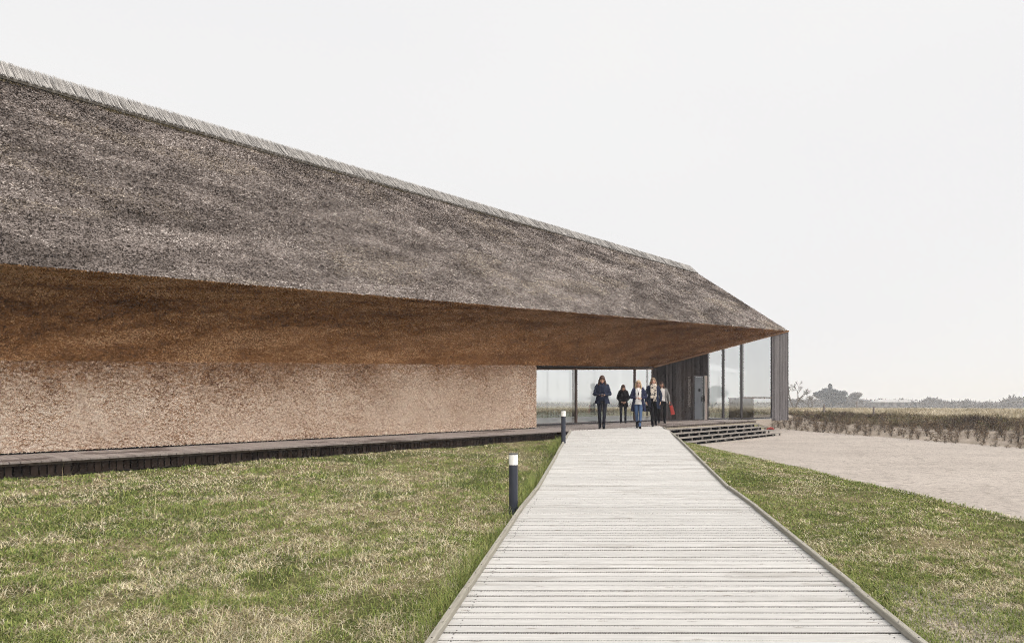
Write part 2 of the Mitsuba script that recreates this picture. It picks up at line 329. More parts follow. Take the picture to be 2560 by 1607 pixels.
cl = np.array([px(200, 1330, 6.2), px(150, 1420, 5.2), px(240, 1310, 6.5), px(710, 1400, 5.2), px(420, 1290, 7.2), px(60, 1290, 7), px(1100, 1220, 9.5), px(210, 1180, 8.6), px(640, 1230, 8.5), px(900, 1180, 10.5), px(560, 1420, 5.0), px(1180, 1140, 13)])
for k, q in enumerate(cl):
    n = 18 if k % 3 == 0 else 8
    xx = q[0] + r.normal(0, .16, n); yy = q[1] + r.normal(0, .2, n)
    a = r.uniform(0, 2*np.pi, n); h = np.stack([np.cos(a), np.sin(a), 0*a], -1); lean = r.uniform(.02, .45, n)
    mm, cc = blades(np.stack([xx, yy, lawn_left_z(xx, yy)], -1), h*np.sin(lean)[:, None] + V(0,0,1)*np.cos(lean)[:, None], np.stack([-np.sin(a), np.cos(a), 0*a], -1),
                    r.uniform(.10, .32, n), r.uniform(.0025, .004, n)*np.clip(yy/5, .8, 1.6), STRAW[r.integers(0, 4, n)]*r.uniform(.8, 1.1, (n, 1)), unit(h*.5 + V(0,0,.8)))
    ms.append(mm); cs.append(cc)
kind(add('dry_stalks', cat(ms), 'm_leaf', color=np.vstack(cs)), 'stuff', 'tall dry pale grass stalks standing out of the lawn')

# ------------------------------------------------------------------ boardwalk
bk = 'boardwalk'; kind(bk, 'structure')
y = 2.3; r = np.random.default_rng(3)
k = 0; dirt_and_gap_shade = []; heads = []
while True:
    yc = round(y / PITCH) * PITCH + k*PITCH if False else (21 + k)*PITCH; k += 1
    # planks stop at the terrace's front edge, which crosses at an angle
    sl = (BX0 - DP[0]) / DU[0]; yl = DP[1] + sl*DU[1]; sr = (BX1 - DP[0]) / DU[0]; yr = DP[1] + sr*DU[1]
    if yc > yr: break
    x0 = BX0 + .012; x1 = BX1 - .012
    if yc > yl - .05: x0 = DP[0] + (yc + .09 - DP[1]) / DU[1] * DU[0] + .02
    if x1 - x0 < .12: continue
    z = bw_z(yc); dz = (bw_z(yc+.05) - bw_z(yc-.05)) / .1
    ay_ = unit(V(r.normal(0, .0008), 1, dz)); az_ = unit(np.cross([1, 0, 0], ay_))
    gap = (.018 + .006*r.random()) if yc < 8.6 else .008 + .012*r.random()*(r.random() < .45)
    wd = PITCH - gap
    if yc < 8.5:
        for xj in (BX0 + .12, BX1 - .12):
            for q_ in (-.028, .028): heads.append(trimesh.creation.cylinder(.0055, .002, sections=8, transform=trimesh.transformations.translation_matrix([xj + r.normal(0, .008), yc + q_ + r.normal(0, .003), z + bw_z(yc+q_) - bw_z(yc) + .0012])))
    if yc < 8.6 or gap > .006 or r.random() < .25: dirt_and_gap_shade.append(obox(V((x0+x1)/2, yc + PITCH/2, (z + bw_z(yc+PITCH))/2 - .019), V(1,0,0), V(0,1,0), V(0,0,1), x1-x0-.01, gap*1.6, .028))
    ax_ = unit(V(1, r.normal(0, .0011), r.normal(0, .0006)))
    add(bk + '__plank', bev(V((x0+x1)/2 + r.normal(0, .006), yc, z - .016 + r.normal(0, .0015)), ax_, ay_, az_, x1-x0, wd, .032, .003), 'm_boardwalk')
kind(add(bk + '__screw', cat(heads), 'm_dark_metal'), 'stuff')
kind(add(bk + '__joint_shade_fill', cat(dirt_and_gap_shade), 'm_joint_shade'), 'stuff')  # dark filler strips added so the plank gaps read as shaded
for xb in (BX0 + .12, .42, BX1 - .12):
    pts = [(-5, 7.8), (7.8, 9.37), (9.37, 18.2)]
    for (a, b) in pts:
        if xb > 1 and b > 18: b = 20.3
        z0, z1 = bw_z(a), bw_z(min(b, 18.2)); A, Bv = V(xb, a, z0 - .11), V(xb, b, z1 - .11)
        d = unit(Bv - A); add(bk + '__joist', obox((A+Bv)/2, [1,0,0], d, np.cross([1,0,0], d), .06, np.linalg.norm(Bv-A), .14), 'm_beam')
for side, xb in ((0, BX0 + .024), (1, BX1 - .024)):
    yb = [1.2, 4.62, 7.72, 9.45, 13.1, 16.2, 18.15 if side == 0 else 20.0]
    for a, b in zip(yb[:-1], yb[1:]):
        ja, jb = r.normal(0, .006, 2)
        A, Bv = V(xb + ja, a + .004, bw_z(a) + .026), V(xb + jb, b - .004, bw_z(b) + .026)
        d = unit(Bv - A); up = np.cross(unit(np.cross(d, [0,0,1])), d)
        key = add(bk + '__edge_batten', bev((A+Bv)/2, d, unit(np.cross(d, up)), up, np.linalg.norm(Bv-A), .045, .046, .006), 'm_batten')
        sc = [trimesh.creation.cylinder(.0055, .003, sections=8, transform=trimesh.transformations.translation_matrix(A + d*q + up*.0235 + V(r.normal(0, .004), 0, 0))) for q in np.arange(.1, np.linalg.norm(Bv-A), .24)]
        kind(add(key + '__screw', cat(sc), 'm_dark_metal'), 'stuff')
# ------------------------------------------------------------------ terrace deck and steps
dk = 'terrace_deck'; kind(dk, 'structure')
def dpt(s, off, z=0): return V(*(DP + s*DU + off*DN), z)
def s_at_px(x, off=0):
    rx = (x - CX) / F; P0 = DP + off*DN
    return (rx*P0[1] - P0[0]) / (DU[0] - rx*DU[1])
s_end = s_at_px(1886)
s0 = -24.0; ns = int((s_end - s0) / PITCH)
def wall_off(s):  # how far behind the front edge the building's foot lies
    return np.interp(s, [-24, 2.0, 2.1, 30], [3.0, 3.0, 5.2, 5.2])
s_pl = np.arange(math.floor(s0/PITCH), math.floor(s_end/PITCH))
sshift = (DP @ DU) % PITCH
for k in s_pl:
    s = (k + .5)*PITCH - sshift
    if s < -19: continue
    dep = wall_off(s) if s < 8 else 4.3
    add(dk + '__plank', bev(dpt(s, .03 + r.normal(0, .004) - dep/2, -.015 + r.normal(0, .001)), V(*DN, 0), V(*DU, 0), V(0,0,1), dep, PITCH - .007, .030, .004), 'm_deck')
for k in np.arange(-185, 0):
    s = k*.092 + .02
    add(dk + '__fascia_board', obox(dpt(s, -.10 + r.normal(0, .002), -.145 + r.normal(0, .002)), V(*DN, 0), V(*DU, 0), V(0,0,1), .022, .070 + .012*r.random(), .165), 'm_fascia')
for off, z in ((-.08, -.052), (-.14, -.225)):
    add(dk + '__edge_beam', obox(dpt(-9.3, off - .03, z), V(*DU, 0), V(*DN, 0), V(0,0,1), 17.6, .05, .045), 'm_beam')
add(dk + '__black_backing', obox(dpt(-9.3, -.16, -.16), V(*DU, 0), V(*DN, 0), V(0,0,1), 17.6, .03, .22), 'm_black')
add(dk + '__edge_beam', obox(dpt((s_end+3.4)/2+.2, -.03, -.075), V(*DU, 0), V(*DN, 0), V(0,0,1), s_end-3.4, .05, .075), 'm_beam')
st = thing('timber_steps', 'wide open timber steps leading from the gravel up to the terrace', 'steps')
RISE, GO = .1375, .30
ends = [s_at_px(q, (i+1)*GO) for i, q in enumerate((1900, 1917, 1926, 1953))]
for i in range(4):
    off = (i+1)*GO; z = -RISE*(i+1)
    sa = (BX1 + .05 - (DP + off*DN)[0]) / DU[0]; sb = ends[i]
    for j in (0, 1):
        add(st + '__tread', bev(dpt((sa+sb)/2, off - .073 - j*.15, z - .018), V(*DU, 0), V(*DN, 0), V(0,0,1), sb-sa, .142, .036, .005), 'm_step')
    for s in np.arange(sb - .06, sa, -.78):
        add(st + '__support', obox(dpt(s, off - .05, (z - .036 + GZ)/2 - .02), V(*DU, 0), V(*DN, 0), V(0,0,1), .055, .06, z - .036 - GZ + .04), 'm_step')
    add(st + '__black_backing', obox(dpt((sa+sb)/2, off - .29, (z + GZ)/2 - .03), V(*DU, 0), V(*DN, 0), V(0,0,1), sb-sa, .02, z - GZ), 'm_black')  # black sheet added for the shade in the void behind the open treads

# ------------------------------------------------------------------ the thatched building
vc = thing('visitor_centre', 'long low thatched building with grey reed roof, brown overhang and glazed timber entrance', 'building')
E0, E1 = V(-8.81, 8.9, 2.87), V(9.81, 33.0, 4.69)
LEN = np.linalg.norm((E1 - E0)[:2])
def Ev(s):
    s = np.asarray(s, float)[..., None]; return E0 + (E1 - E0)*s/LEN
RW = 6.0
def Rv(s):
    s = np.asarray(s, float)[..., None]; p = E0[:2] + V(UX, UY)*s - V(*DN)*RW
    return np.concatenate([p, 8.02 + .0263*s], -1)
SL = -13.0
ss = np.linspace(SL, LEN, 160); hh = np.linspace(0, 1, 34)
def roof_pt(s, h):
    h = np.asarray(h)[..., None]
    return Ev(s)*(1-h) + Rv(s)*h
S_, H_ = np.meshgrid(ss, hh, indexing='ij')
P = roof_pt(S_, H_); nrm = unit(np.cross((E1-E0), Rv(10.) - Ev(10.)))
if nrm[2] < 0: nrm = -nrm
bump = .05*(nz(P, .6, 31) - .5) + .03*(nz(P, 2.2, 33) - .5)
edge = np.minimum(1, np.minimum(H_, 1-H_)*12)*np.minimum(1, (LEN - S_)*3)
P = P + nrm*(bump*edge)[..., None]
back = Rv(ss)[:, None]*(1-hh[::6][None, :, None]) + (Ev(ss) - np.concatenate([np.tile(DN*2*RW, (len(ss), 1)), np.zeros((len(ss), 1))], 1))[:, None]*hh[::6][None, :, None]
inner = []
Pin = P[::8, 4::3] - V(0, 0, .34)             # underside of the roof, inside
Bin = back[::8] - V(0, 0, .34)
th_ = .34*np.minimum(1, hh*5)[:, None]*V(0, 0, 1)
verge = []
for Q, Qi in ((P[-1], P[-1] - th_), (back[-1], back[-1] - V(0,0,.34))):
    verge.append(grid_mesh(np.stack([Q, Qi], 0)))
add(vc + '__roof', cat([grid_mesh(P), grid_mesh(back), grid_mesh(Pin), grid_mesh(Bin)] + verge), 'm_roof')
ROOFC = np.array([(.58,.530,.50), (.42,.375,.348), (.27,.235,.215), (.150,.126,.112), (.075,.061,.053)])
def scatter(n, pt, s_rng, seed, pal, warm, spread, lift, L0, L1, W0, W1, dark_bias, pw=1.0, hpow=1.0, freq=.5):
    r = np.random.default_rng(seed)
    q = r.random(n); yv = lambda s: 8.9 + .7915*s
    a, b = yv(s_rng[0]), yv(s_rng[1])
    s = (a*(b/a)**q - 8.9)/.7915              # even on a logarithmic scale of distance
    h = r.random(n)**hpow
    p = pt(s, h); e = 1e-2
    ts = unit(pt(s+e, h) - p); th = unit(pt(s, np.clip(h+e, 0, 1.1)) - pt(s, h-e)); nn = unit(np.cross(ts, th))
    return r, s, h, p, ts, -th, nn
def reed(r, p, ts, down, nn, spread, lift, L, W, col, sink=.003):
    n = len(p); a = r.normal(0, spread, n)[:, None]; b = r.uniform(*lift, n)[:, None]
    d = unit((down*np.cos(a) + ts*np.sin(a))*np.cos(b) + nn*np.sin(b)); w = unit(np.cross(d, nn + .6*r.standard_normal((n, 3))))
    return straws(p - nn*sink, d, w, L, W, col)
def pick(r, pal, x):
    """Tones of the palette by the value x (0 = first), with chance."""
    i = np.clip(np.floor(x*len(pal)).astype(int), 0, len(pal)-1)
    j = np.clip(x*len(pal) - .5, 0, len(pal)-1); k = np.minimum(j.astype(int), len(pal)-2); f = (j - k)[:, None]
    return (pal[k]*(1-f) + pal[k+1]*f)*r.uniform(.8, 1.22, (len(x), 1))
# roof reeds
r, s, h, p, ts, dn, nn = scatter(330000, roof_pt, (-2.0, LEN), 41, None, 0, 0, 0, 0, 0, 0, 0, 0)
q = np.stack([s, h*7.5, 0*s], -1)
pat = .5*nz(q*[.30, .75, 1], 1, 51, 4) + .5*nz(q*[1.5, 2.6, 1], 1, 52, 3)
fine = nz(p, 9, 50, 1)*.25 + nz(p, 22, 53, 1)*.40 + nz(p, 44, 54, 1)*.35
tone = np.clip(.49 + (pat - .5)*2.3 + (fine - .5)*1.9 + r.normal(0, .15, len(s)), 0, .999)
col = pick(r, ROOFC, tone)
p = p + nrm*((.05*(nz(p, .6, 31) - .5) + .03*(nz(p, 2.2, 33) - .5))*np.minimum(1, np.minimum(h, 1-h)*12)*np.minimum(1, (LEN - s)*3))[:, None]
moss = (nz(q*[.45, 1.1, 1], 1, 57, 3) > .60)[:, None]; col = np.where(moss, col*[1.0, .985, .92], col)
dist = np.hypot(p[:, 0], p[:, 1])
nn = np.where(nn[:, 2:] < 0, -nn, nn)
m, c = reed(r, p, ts, dn, nn, .5, (.05, .75), r.uniform(.022, .055, len(s)), r.uniform(.010, .017, len(s))*np.clip(dist/13, .8, 2), col)
kind(add(vc + '__roof__reed', m, 'm_vertex', color=c), 'stuff')
# eave fringe: cut reed ends along the roof's lower edge
# ridge: a cap with bundles of straw combed up over it
sr_ = np.linspace(SL, LEN, 120)
ridge0 = Rv(sr_); down = unit(Ev(10.) - Rv(10.))
A = ridge0 + down*.63 + nrm*.01; B_ = ridge0 + down*.62 + nrm*.065; C_ = ridge0 + V(0,0,.06); 
nb = V(-nrm[0], -nrm[1], nrm[2]); db = V(-down[0], -down[1], down[2])
D_ = ridge0 + db*.5 + nb*.10; Eb = ridge0 + db*.52 + nb*.0
add(vc + '__ridge', grid_mesh(np.stack([A, B_, C_, D_, Eb], 1)), 'm_ridge', 30)
RC = np.array([(.47,.458,.44), (.40,.388,.375), (.33,.318,.308), (.24,.23,.222)])
r = np.random.default_rng(61)
nbund = int((LEN - (-3.0)) / .124)
for k in range(min(nbund, 296)):
    s = -3.0 + (k + .5)*.124 + r.normal(0, .008); n = 110
    if s > LEN - .05: break
    f = r.uniform(-.5, .5, n)
    foot = Rv(s + f*.10) + down*(.655 + r.uniform(-.04, .03, n))[:, None] + nrm*(.072 + .03*np.cos(f*3) + r.uniform(-.02, .015, n))[:, None]
    top = Rv(s + f*.135 - .035 + r.normal(0, .008, n)) + V(0,0,.13) + V(0,0,1)*r.uniform(-.05, .02, n)[:, None] + nrm*r.uniform(-.02, .05, n)[:, None]
    d = top - foot; L = np.linalg.norm(d, axis=1); d = d/L[:, None]
    mm, cc = straws(foot, d, unit(np.cross(d, nrm + .5*r.standard_normal((n, 3)))), L, r.uniform(.007, .011, n)*max(1, (9+.79*s)/16), pick(r, RC, np.clip(r.normal(.38, .25, n), 0, .99)), .6)
    add(vc + '__ridge__straw_bundle', mm, 'm_vertex', color=cc)
# mossy dark reed row below the ridge
r, s, h, p, ts, dn, nn = scatter(15000, lambda s, h: roof_pt(s, 1 - (.62 + .12*h)/7.7), (-2.0, LEN), 43, None, 0, 0, 0, 0, 0, 0, 0, 0)
MOSS = np.array([(.17,.14,.085), (.10,.085,.05), (.06,.05,.035)])
keep = nz(np.stack([s, 0*s, 0*s], -1), 1.4, 8, 3) > r.uniform(.25, .75, len(s)); 
nn = np.where(nn[:, 2:] < 0, -nn, nn)
m, c = reed(r, p[keep], ts[keep], dn[keep], nn[keep], .9, (.1, .9), r.uniform(.02, .06, keep.sum()), .012, pick(r, MOSS, r.random(keep.sum())))
kind(add(vc + '__ridge__moss', m, 'm_vertex', color=c), 'stuff')

# wall and overhang: both of cut reed
UB = unit(V(7.42, 10.07)); B0 = V(-9.68, 9.78); BLEN = 12.51
def foldz(t): return 1.52 + .0416*t
FL = -13.0
Cc = V(2.09, 27.3); FC = V(2.09, 27.3, 2.42)
F1 = V(*(B0 + UB*BLEN), foldz(BLEN))
fold_t = lambda t: np.concatenate([B0 + UB*np.asarray(t)[..., None], foldz(np.asarray(t))[..., None]], -1)
tot = BLEN - FL; l2 = np.linalg.norm(FC - F1)
def fold(u):
    """u from 0 to 1 along the fold: over the wall, then over the glass to the recess' corner."""
    u = np.asarray(u, float); L = u*(tot + l2)
    a = fold_t(np.minimum(L, tot) + FL); t = np.clip((L - tot)/l2, 0, 1)[..., None]
    return np.where((L <= tot)[..., None], a, F1*(1-t) + FC*t)
def eave(u): return Ev(FL*.98 + np.asarray(u, float)*(LEN - FL*.98))
# the overhang joins each point of the fold with the eave straight out from it
def soffit_pt(u, h):
    h = np.asarray(h)[..., None]
    k = .62*np.clip((.97 - np.asarray(u)[..., None])/.22, 0, 1)     # curved like a cove, straightening towards the entrance
    a = h*np.pi/2; out = h*(1-k) + (1-np.cos(a))*k; upw = h*(1-k) + np.sin(a)*k
    A, Bq = fold(u), eave(u)
    return np.concatenate([(A*(1-out) + Bq*out)[..., :2], (A*(1-upw) + Bq*upw)[..., 2:]], -1)
us = np.unique(np.append(np.linspace(0, 1, 150), tot/(tot+l2)))
U_, H_ = np.meshgrid(us, np.linspace(0, 1, 20), indexing='ij')
P = soffit_pt(U_, H_)
P[:, 1:-1, 2] += .05*(nz(P[:, 1:-1], .9, 71) - .5)
add(vc + '__overhang', grid_mesh(P), 'm_soffit')
def u_of_s(s): return (np.asarray(s) - FL*.98)/(LEN - FL*.98)
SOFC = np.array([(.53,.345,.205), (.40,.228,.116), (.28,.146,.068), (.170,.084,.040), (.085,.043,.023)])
r, s, h, p, ts, dn, nn = scatter(230000, lambda s, h: soffit_pt(u_of_s(s), h), (-2.5, LEN), 44, None, 0, 0, 0, 0, 0, 0, 0, 0)
q = np.stack([s, h*3.2, 0*s], -1)
blk = np.floor(q[:, :2]/[.85, .42] + np.stack([.5*np.floor(q[:, 1]/.42), 0*s], -1)); cellr = np.modf(np.abs(np.sin(blk[:, 0]*12.9898 + blk[:, 1]*78.233)*43758.5453))[0]
pat = .45*nz(q*[.5, 1.3, 1], 1, 81, 4) + .55*nz(q*[1.1, 3.6, 1], 1, 82, 3)
fine = nz(p, 14, 55, 1)*.45 + nz(p, 33, 56, 1)*.55
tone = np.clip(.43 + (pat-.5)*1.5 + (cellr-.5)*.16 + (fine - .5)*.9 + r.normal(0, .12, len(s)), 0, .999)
p[:, 2] += .05*(nz(p, .9, 71) - .5)*np.minimum(1, np.minimum(h, 1-h)*19)
nn = np.where((nn @ V(*DN, -1))[:, None] < 0, -nn, nn); dist = np.hypot(p[:, 0], p[:, 1])
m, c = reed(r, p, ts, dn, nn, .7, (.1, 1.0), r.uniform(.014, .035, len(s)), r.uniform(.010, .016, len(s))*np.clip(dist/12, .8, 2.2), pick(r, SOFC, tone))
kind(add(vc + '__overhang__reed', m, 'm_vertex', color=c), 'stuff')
def wall_pt(t, h):
    h = np.asarray(h)[..., None]; f = fold_t(t); b = np.concatenate([f[..., :2], np.full(f.shape[:-1] + (1,), .035)], -1)
    return b*(1-h) + f*h
tw = np.linspace(FL, BLEN, 120); T_, H_ = np.meshgrid(tw, np.linspace(0, 1, 14), indexing='ij')
P = wall_pt(T_, H_); wn = V(UB[1], -UB[0], 0)
P[:, 1:-1] += wn*(.04*(nz(P[:, 1:-1], 1.1, 91) - .5))[..., None]
back_ = P[-1] - wn*.55 - V(*UB, 0)*.02
wall_end = grid_mesh(np.stack([P[-1], back_], 0)); bot = grid_mesh(np.stack([P[:, 0], P[:, 0] - wn*.5], 1)); ins = grid_mesh(P[::12] - wn*.55)
add(vc + '__wall', cat([grid_mesh(P), wall_end, bot, ins]), 'm_wall')
add(vc + '__plinth', obox(V(*(B0 + UB*(FL+BLEN)/2), .018) - wn*.14, V(*UB, 0), wn, V(0,0,1), BLEN-FL-.05, .2, .036), 'm_black')
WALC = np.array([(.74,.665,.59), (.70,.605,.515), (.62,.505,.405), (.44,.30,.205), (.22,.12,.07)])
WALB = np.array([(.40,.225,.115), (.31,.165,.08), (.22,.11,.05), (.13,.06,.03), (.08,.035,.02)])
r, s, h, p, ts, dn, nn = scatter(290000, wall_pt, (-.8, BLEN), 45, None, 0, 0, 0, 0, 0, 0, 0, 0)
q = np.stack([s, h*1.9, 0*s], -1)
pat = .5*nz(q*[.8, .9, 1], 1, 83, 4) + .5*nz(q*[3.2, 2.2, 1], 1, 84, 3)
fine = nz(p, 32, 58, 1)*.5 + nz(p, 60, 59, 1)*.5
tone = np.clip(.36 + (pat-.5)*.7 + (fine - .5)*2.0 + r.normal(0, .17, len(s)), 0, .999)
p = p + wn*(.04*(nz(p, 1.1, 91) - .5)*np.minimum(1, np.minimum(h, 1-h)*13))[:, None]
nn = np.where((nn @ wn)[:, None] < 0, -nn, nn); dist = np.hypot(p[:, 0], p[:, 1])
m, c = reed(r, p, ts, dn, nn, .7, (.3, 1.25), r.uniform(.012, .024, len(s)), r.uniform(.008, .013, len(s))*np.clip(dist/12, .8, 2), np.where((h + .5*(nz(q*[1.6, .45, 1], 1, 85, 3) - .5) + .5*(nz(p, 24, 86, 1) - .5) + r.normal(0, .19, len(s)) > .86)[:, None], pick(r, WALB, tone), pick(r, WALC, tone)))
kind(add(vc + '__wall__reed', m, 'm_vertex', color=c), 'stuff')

# front glazing between the thatched wall and the recess' corner
W0 = V(-2.457, 21.86); WU = unit(Cc - W0); WN = V(WU[1], -WU[0]); WL = np.linalg.norm(Cc - W0); W3, WN3 = V(*WU, 0), V(*WN, 0); Zu = V(0, 0, 1)
def on_line(P0, U, x):
    rx = (x - CX)/F; return (rx*P0[1] - P0[0])/(U[0] - rx*U[1])
def whead(t): return 2.046 + (2.35 - 2.046)*np.clip(t, -1.6, 9)/WL
def wpt(t, z, o=0): return V(*(W0 + WU*t + WN*o), z)
add(vc + '__lintel', cat([prism([F1 + V(0,0,-.004), FC + V(0,0,-.09), wpt(WL, 2.40, -.3), wpt(-1.6, 2.10, -.3)], V(0,0,.02))]), 'm_frame_dark')
add(vc + '__lintel', prism([wpt(-1.6, whead(-1.6) + .002, .035), wpt(WL, whead(WL) + .002, .035), wpt(WL, whead(WL) + .4, .035), wpt(-1.6, whead(-1.6) + .4, .035)], -WN3*.1), 'm_frame_dark')
edges = [-1.6, on_line(W0, WU, 1439.5), on_line(W0, WU, 1586.3), WL - .03]
for a, b in zip(edges[:-1], edges[1:]):
    wk = vc + '__window'; wk = num(wk)
    fw = .06; ha, hb = whead(a), whead(b)
    add(wk + '__frame', prism([wpt(a, 0, .03), wpt(a + fw, 0, .03), wpt(a + fw, ha, .03), wpt(a, ha, .03)], -WN3*.09), 'm_frame')
    add(wk + '__frame', prism([wpt(b - .03, 0, .031), wpt(b, 0, .031), wpt(b, hb, .031), wpt(b - .03, hb, .031)], -WN3*.09), 'm_frame')
    add(wk + '__head', prism([wpt(a, ha - .045, .04), wpt(b, hb - .045, .04), wpt(b, hb, .04), wpt(a, ha, .04)], -WN3*.11), 'm_trim')
    add(wk + '__sill', obox(wpt((a+b)/2, .03), W3, WN3, Zu, b - a - .01, .08, .05), 'm_frame_dark')
    add(wk + '__pane', trimesh.Trimesh([wpt(a+fw, .055), wpt(b-.03, .055), wpt(b-.03, hb-.045), wpt(a+fw, ha-.045)], [[0,1,2],[0,2,3]], process=False), 'm_glass')

# the entrance side of the recess: boards, door, tall windows
Dd = V(9.84, 33.0); CU = unit(Dd - Cc); CN = V(CU[1], -CU[0]); CL = np.linalg.norm(Dd - Cc); C3, CN3 = V(*CU, 0), V(*CN, 0)
def cpt(t, z, o=0): return V(*(Cc + CU*t + CN*o), z)
def ctop(t): return 2.42 + (4.69 - 2.42)*t/CL - .06
tx = lambda x: on_line(Cc, CU, x)
tw_ = vc + '__timber_wall'
def boards(t0, t1, z0, ztop, mat, r):
    n = max(1, round((t1-t0)/.118)); w = (t1-t0)/n
    for i in range(n):
        a, b = t0 + i*w + .004, t0 + (i+1)*w - .004; o = .012*r.random()
        za, zb = (ztop(a), ztop(b)) if callable(ztop) else (ztop, ztop)
        add(tw_ + '__board', prism([cpt(a, z0, o), cpt(b, z0, o), cpt(b, zb, o), cpt(a, za, o)], -CN3*(.03 + o)), mat)
r = np.random.default_rng(9)
td0, td1, tp1 = tx(1736), tx(1757.5), tx(1767)
boards(.02, td0, .02, ctop, 'm_timber', r); boards(td0, tp1, 2.11, ctop, 'm_timber', r); 
t_end0 = tx(1930)
boards(t_end0, CL, -.12, ctop, 'm_grey_timber', r)
add(tw_ + '__backing', cat([obox(cpt(td0/2, 1.2, -.06), C3, CN3, Zu, td0, .05, 2.3), obox(cpt((t_end0+CL)/2, 2.2, -.06), C3, CN3, Zu, CL-t_end0, .05, 4.4)]), 'm_black')
dr_ = vc + '__door'
add(dr_ + '__leaf', obox(cpt((td0+td1)/2, 1.06, -.03), C3, CN3, Zu, td1 - td0 - .05, .05, 1.98), 'm_door')
add(dr_ + '__threshold', obox(cpt((td0+td1)/2, .03, -.01), C3, CN3, Zu, td1 - td0, .1, .06), 'm_frame_dark')
add(dr_ + '__frame', obox(cpt(td1 + .035, 1.06, .01), C3, CN3, Zu, .06, .08, 2.10), 'm_bollard_cap')
add(dr_ + '__frame', obox(cpt((td0+td1)/2, 2.085, -.02), C3, CN3, Zu, td1-td0, .06, .05), 'm_frame_dark')
add(dr_ + '__handle', cat([obox(cpt(td1 - .09, 1.0, .02), C3, CN3, Zu, .03, .05, .20), obox(cpt(td1 + .02, 1.02, .065), C3, CN3, Zu, .05, .03, .26)]), 'm_black')
add(dr_ + '__plate', trimesh.creation.cylinder(.075, .012, sections=20, transform=np.block([[np.stack([C3, Zu, CN3], 1), cpt(td1 - .24, 1.42, .003)[:, None]], [np.zeros((1, 3)), np.ones((1, 1))]])), 'm_black')
add(tw_ + '__post', obox(cpt((td1+.08+tp1)/2, 1.06, .0), C3, CN3, Zu, tp1 - td1 - .09, .07, 2.10), 'm_post')
lt = meshkit.text_mesh('VADEHAVSCENTRET', .16, .015); w_ = lt.extents[0]; lt.apply_scale([1.42/w_, 1, 1]); c0 = lt.bounds.mean(0); lt.apply_translation([-lt.bounds[0][0], -c0[1], 0])
lv_ = np.asarray(lt.vertices); pts = cpt(td0 - .36, .62, .014) + lv_[:, :1]*Zu - lv_[:, 1:2]*C3 + lv_[:, 2:3]*CN3
lm = trimesh.Trimesh(pts, lt.faces, process=False); lm.fix_normals()
add(vc + '__lettering', lm, 'm_letter')
wins = [(tp1 + .02, tx(1808.5)), (tx(1808.5), tx(1853.5)), (tx(1853.5), t_end0)]
for i, (a, b) in enumerate(wins):
    wk = num(vc + '__tall_window'); fw = .055
    add(wk + '__frame', prism([cpt(a, 0, .03), cpt(a+fw, 0, .03), cpt(a+fw, ctop(a+fw), .03), cpt(a, ctop(a), .03)], -CN3*.10), 'm_frame_dark')
    add(wk + '__frame', prism([cpt(b-fw, 0, .031), cpt(b-.001, 0, .031), cpt(b-.001, ctop(b), .031), cpt(b-fw, ctop(b-fw), .031)], -CN3*.10), 'm_frame_dark')
    add(wk + '__sill', obox(cpt((a+b)/2, .03), C3, CN3, Zu, b-a-.12, .08, .06), 'm_frame_dark')
    zs = [.06]
    if i == 2:
        zt = EYE + (1005-994)/F*31.8
        add(wk + '__transom', obox(cpt((a+b)/2, zt), C3, CN3, Zu, b-a-.12, .08, .06), 'm_frame'); zs = [.06, zt + .03]
    for j, z in enumerate(zs):
        top = (lambda t: zs[j+1] - .06) if j+1 < len(zs) else ctop
        add(wk + '__pane', trimesh.Trimesh([cpt(a+fw, z), cpt(b-fw, z), cpt(b-fw, top(b-fw)), cpt(a+fw, top(a+fw))], [[0,1,2],[0,2,3]], process=False), 'm_glass')
a3, b3 = FC + V(0,0,-.05) + CN3*.03, E1 + V(0,0,-.06) + CN3*.02
add(vc + '__overhang_trim', prism([a3, b3, b3 + V(0,0,.075), a3 + V(0,0,.075)], CN3*.05), 'm_trim')
# inside and the far side: floor, rear glazing, gable glazing, white sliding panels
def bpt(s, off, z): return V(*(E0[:2] + V(UX, UY)*s - DN*off), z)
add(vc + '__floor', trimesh.Trimesh([bpt(SL, 1.5, -.035), bpt(LEN, .2, -.035), bpt(LEN, 11.4, -.035), bpt(SL, 11.4, -.035)], [[0,1,2],[0,2,3]], process=False), 'm_floor')
add(vc + '__rear_wall', prism([bpt(SL, 11.2, -.3), bpt(12, 11.2, -.3), bpt(12, 11.2, 3.1), bpt(SL, 11.2, 1.9)], V(*DN, 0)*.2), 'm_timber')
add(vc + '__partition', prism([bpt(12.0, 3.6, -.03), bpt(12.0, 11.2, -.03), bpt(12.0, 11.2, 3.2), bpt(12.0, 6, 7.0), bpt(12.0, 3.6, 4.6)], V(UX, UY, 0)*-.12), 'm_plaster')
for a, b in zip(np.linspace(12, LEN - .2, 5)[:-1], np.linspace(12, LEN - .2, 5)[1:]):
    wk = num(vc + '__rear_window'); h_ = 3.35
    add(wk + '__frame', obox(bpt(a + .04, 11.2, h_/2), U3, N3, Zu, .07, .12, h_), 'm_frame_dark')
    add(wk + '__frame', obox(bpt((a+b)/2, 11.2, h_), U3, N3, Zu, b - a - .08, .12, .1), 'm_frame_dark')
    add(wk + '__pane', trimesh.Trimesh([bpt(a+.08, 11.2, 0), bpt(b, 11.2, 0), bpt(b, 11.2, h_), bpt(a+.08, 11.2, h_)], [[0,1,2],[0,2,3]], process=False), 'm_glass')
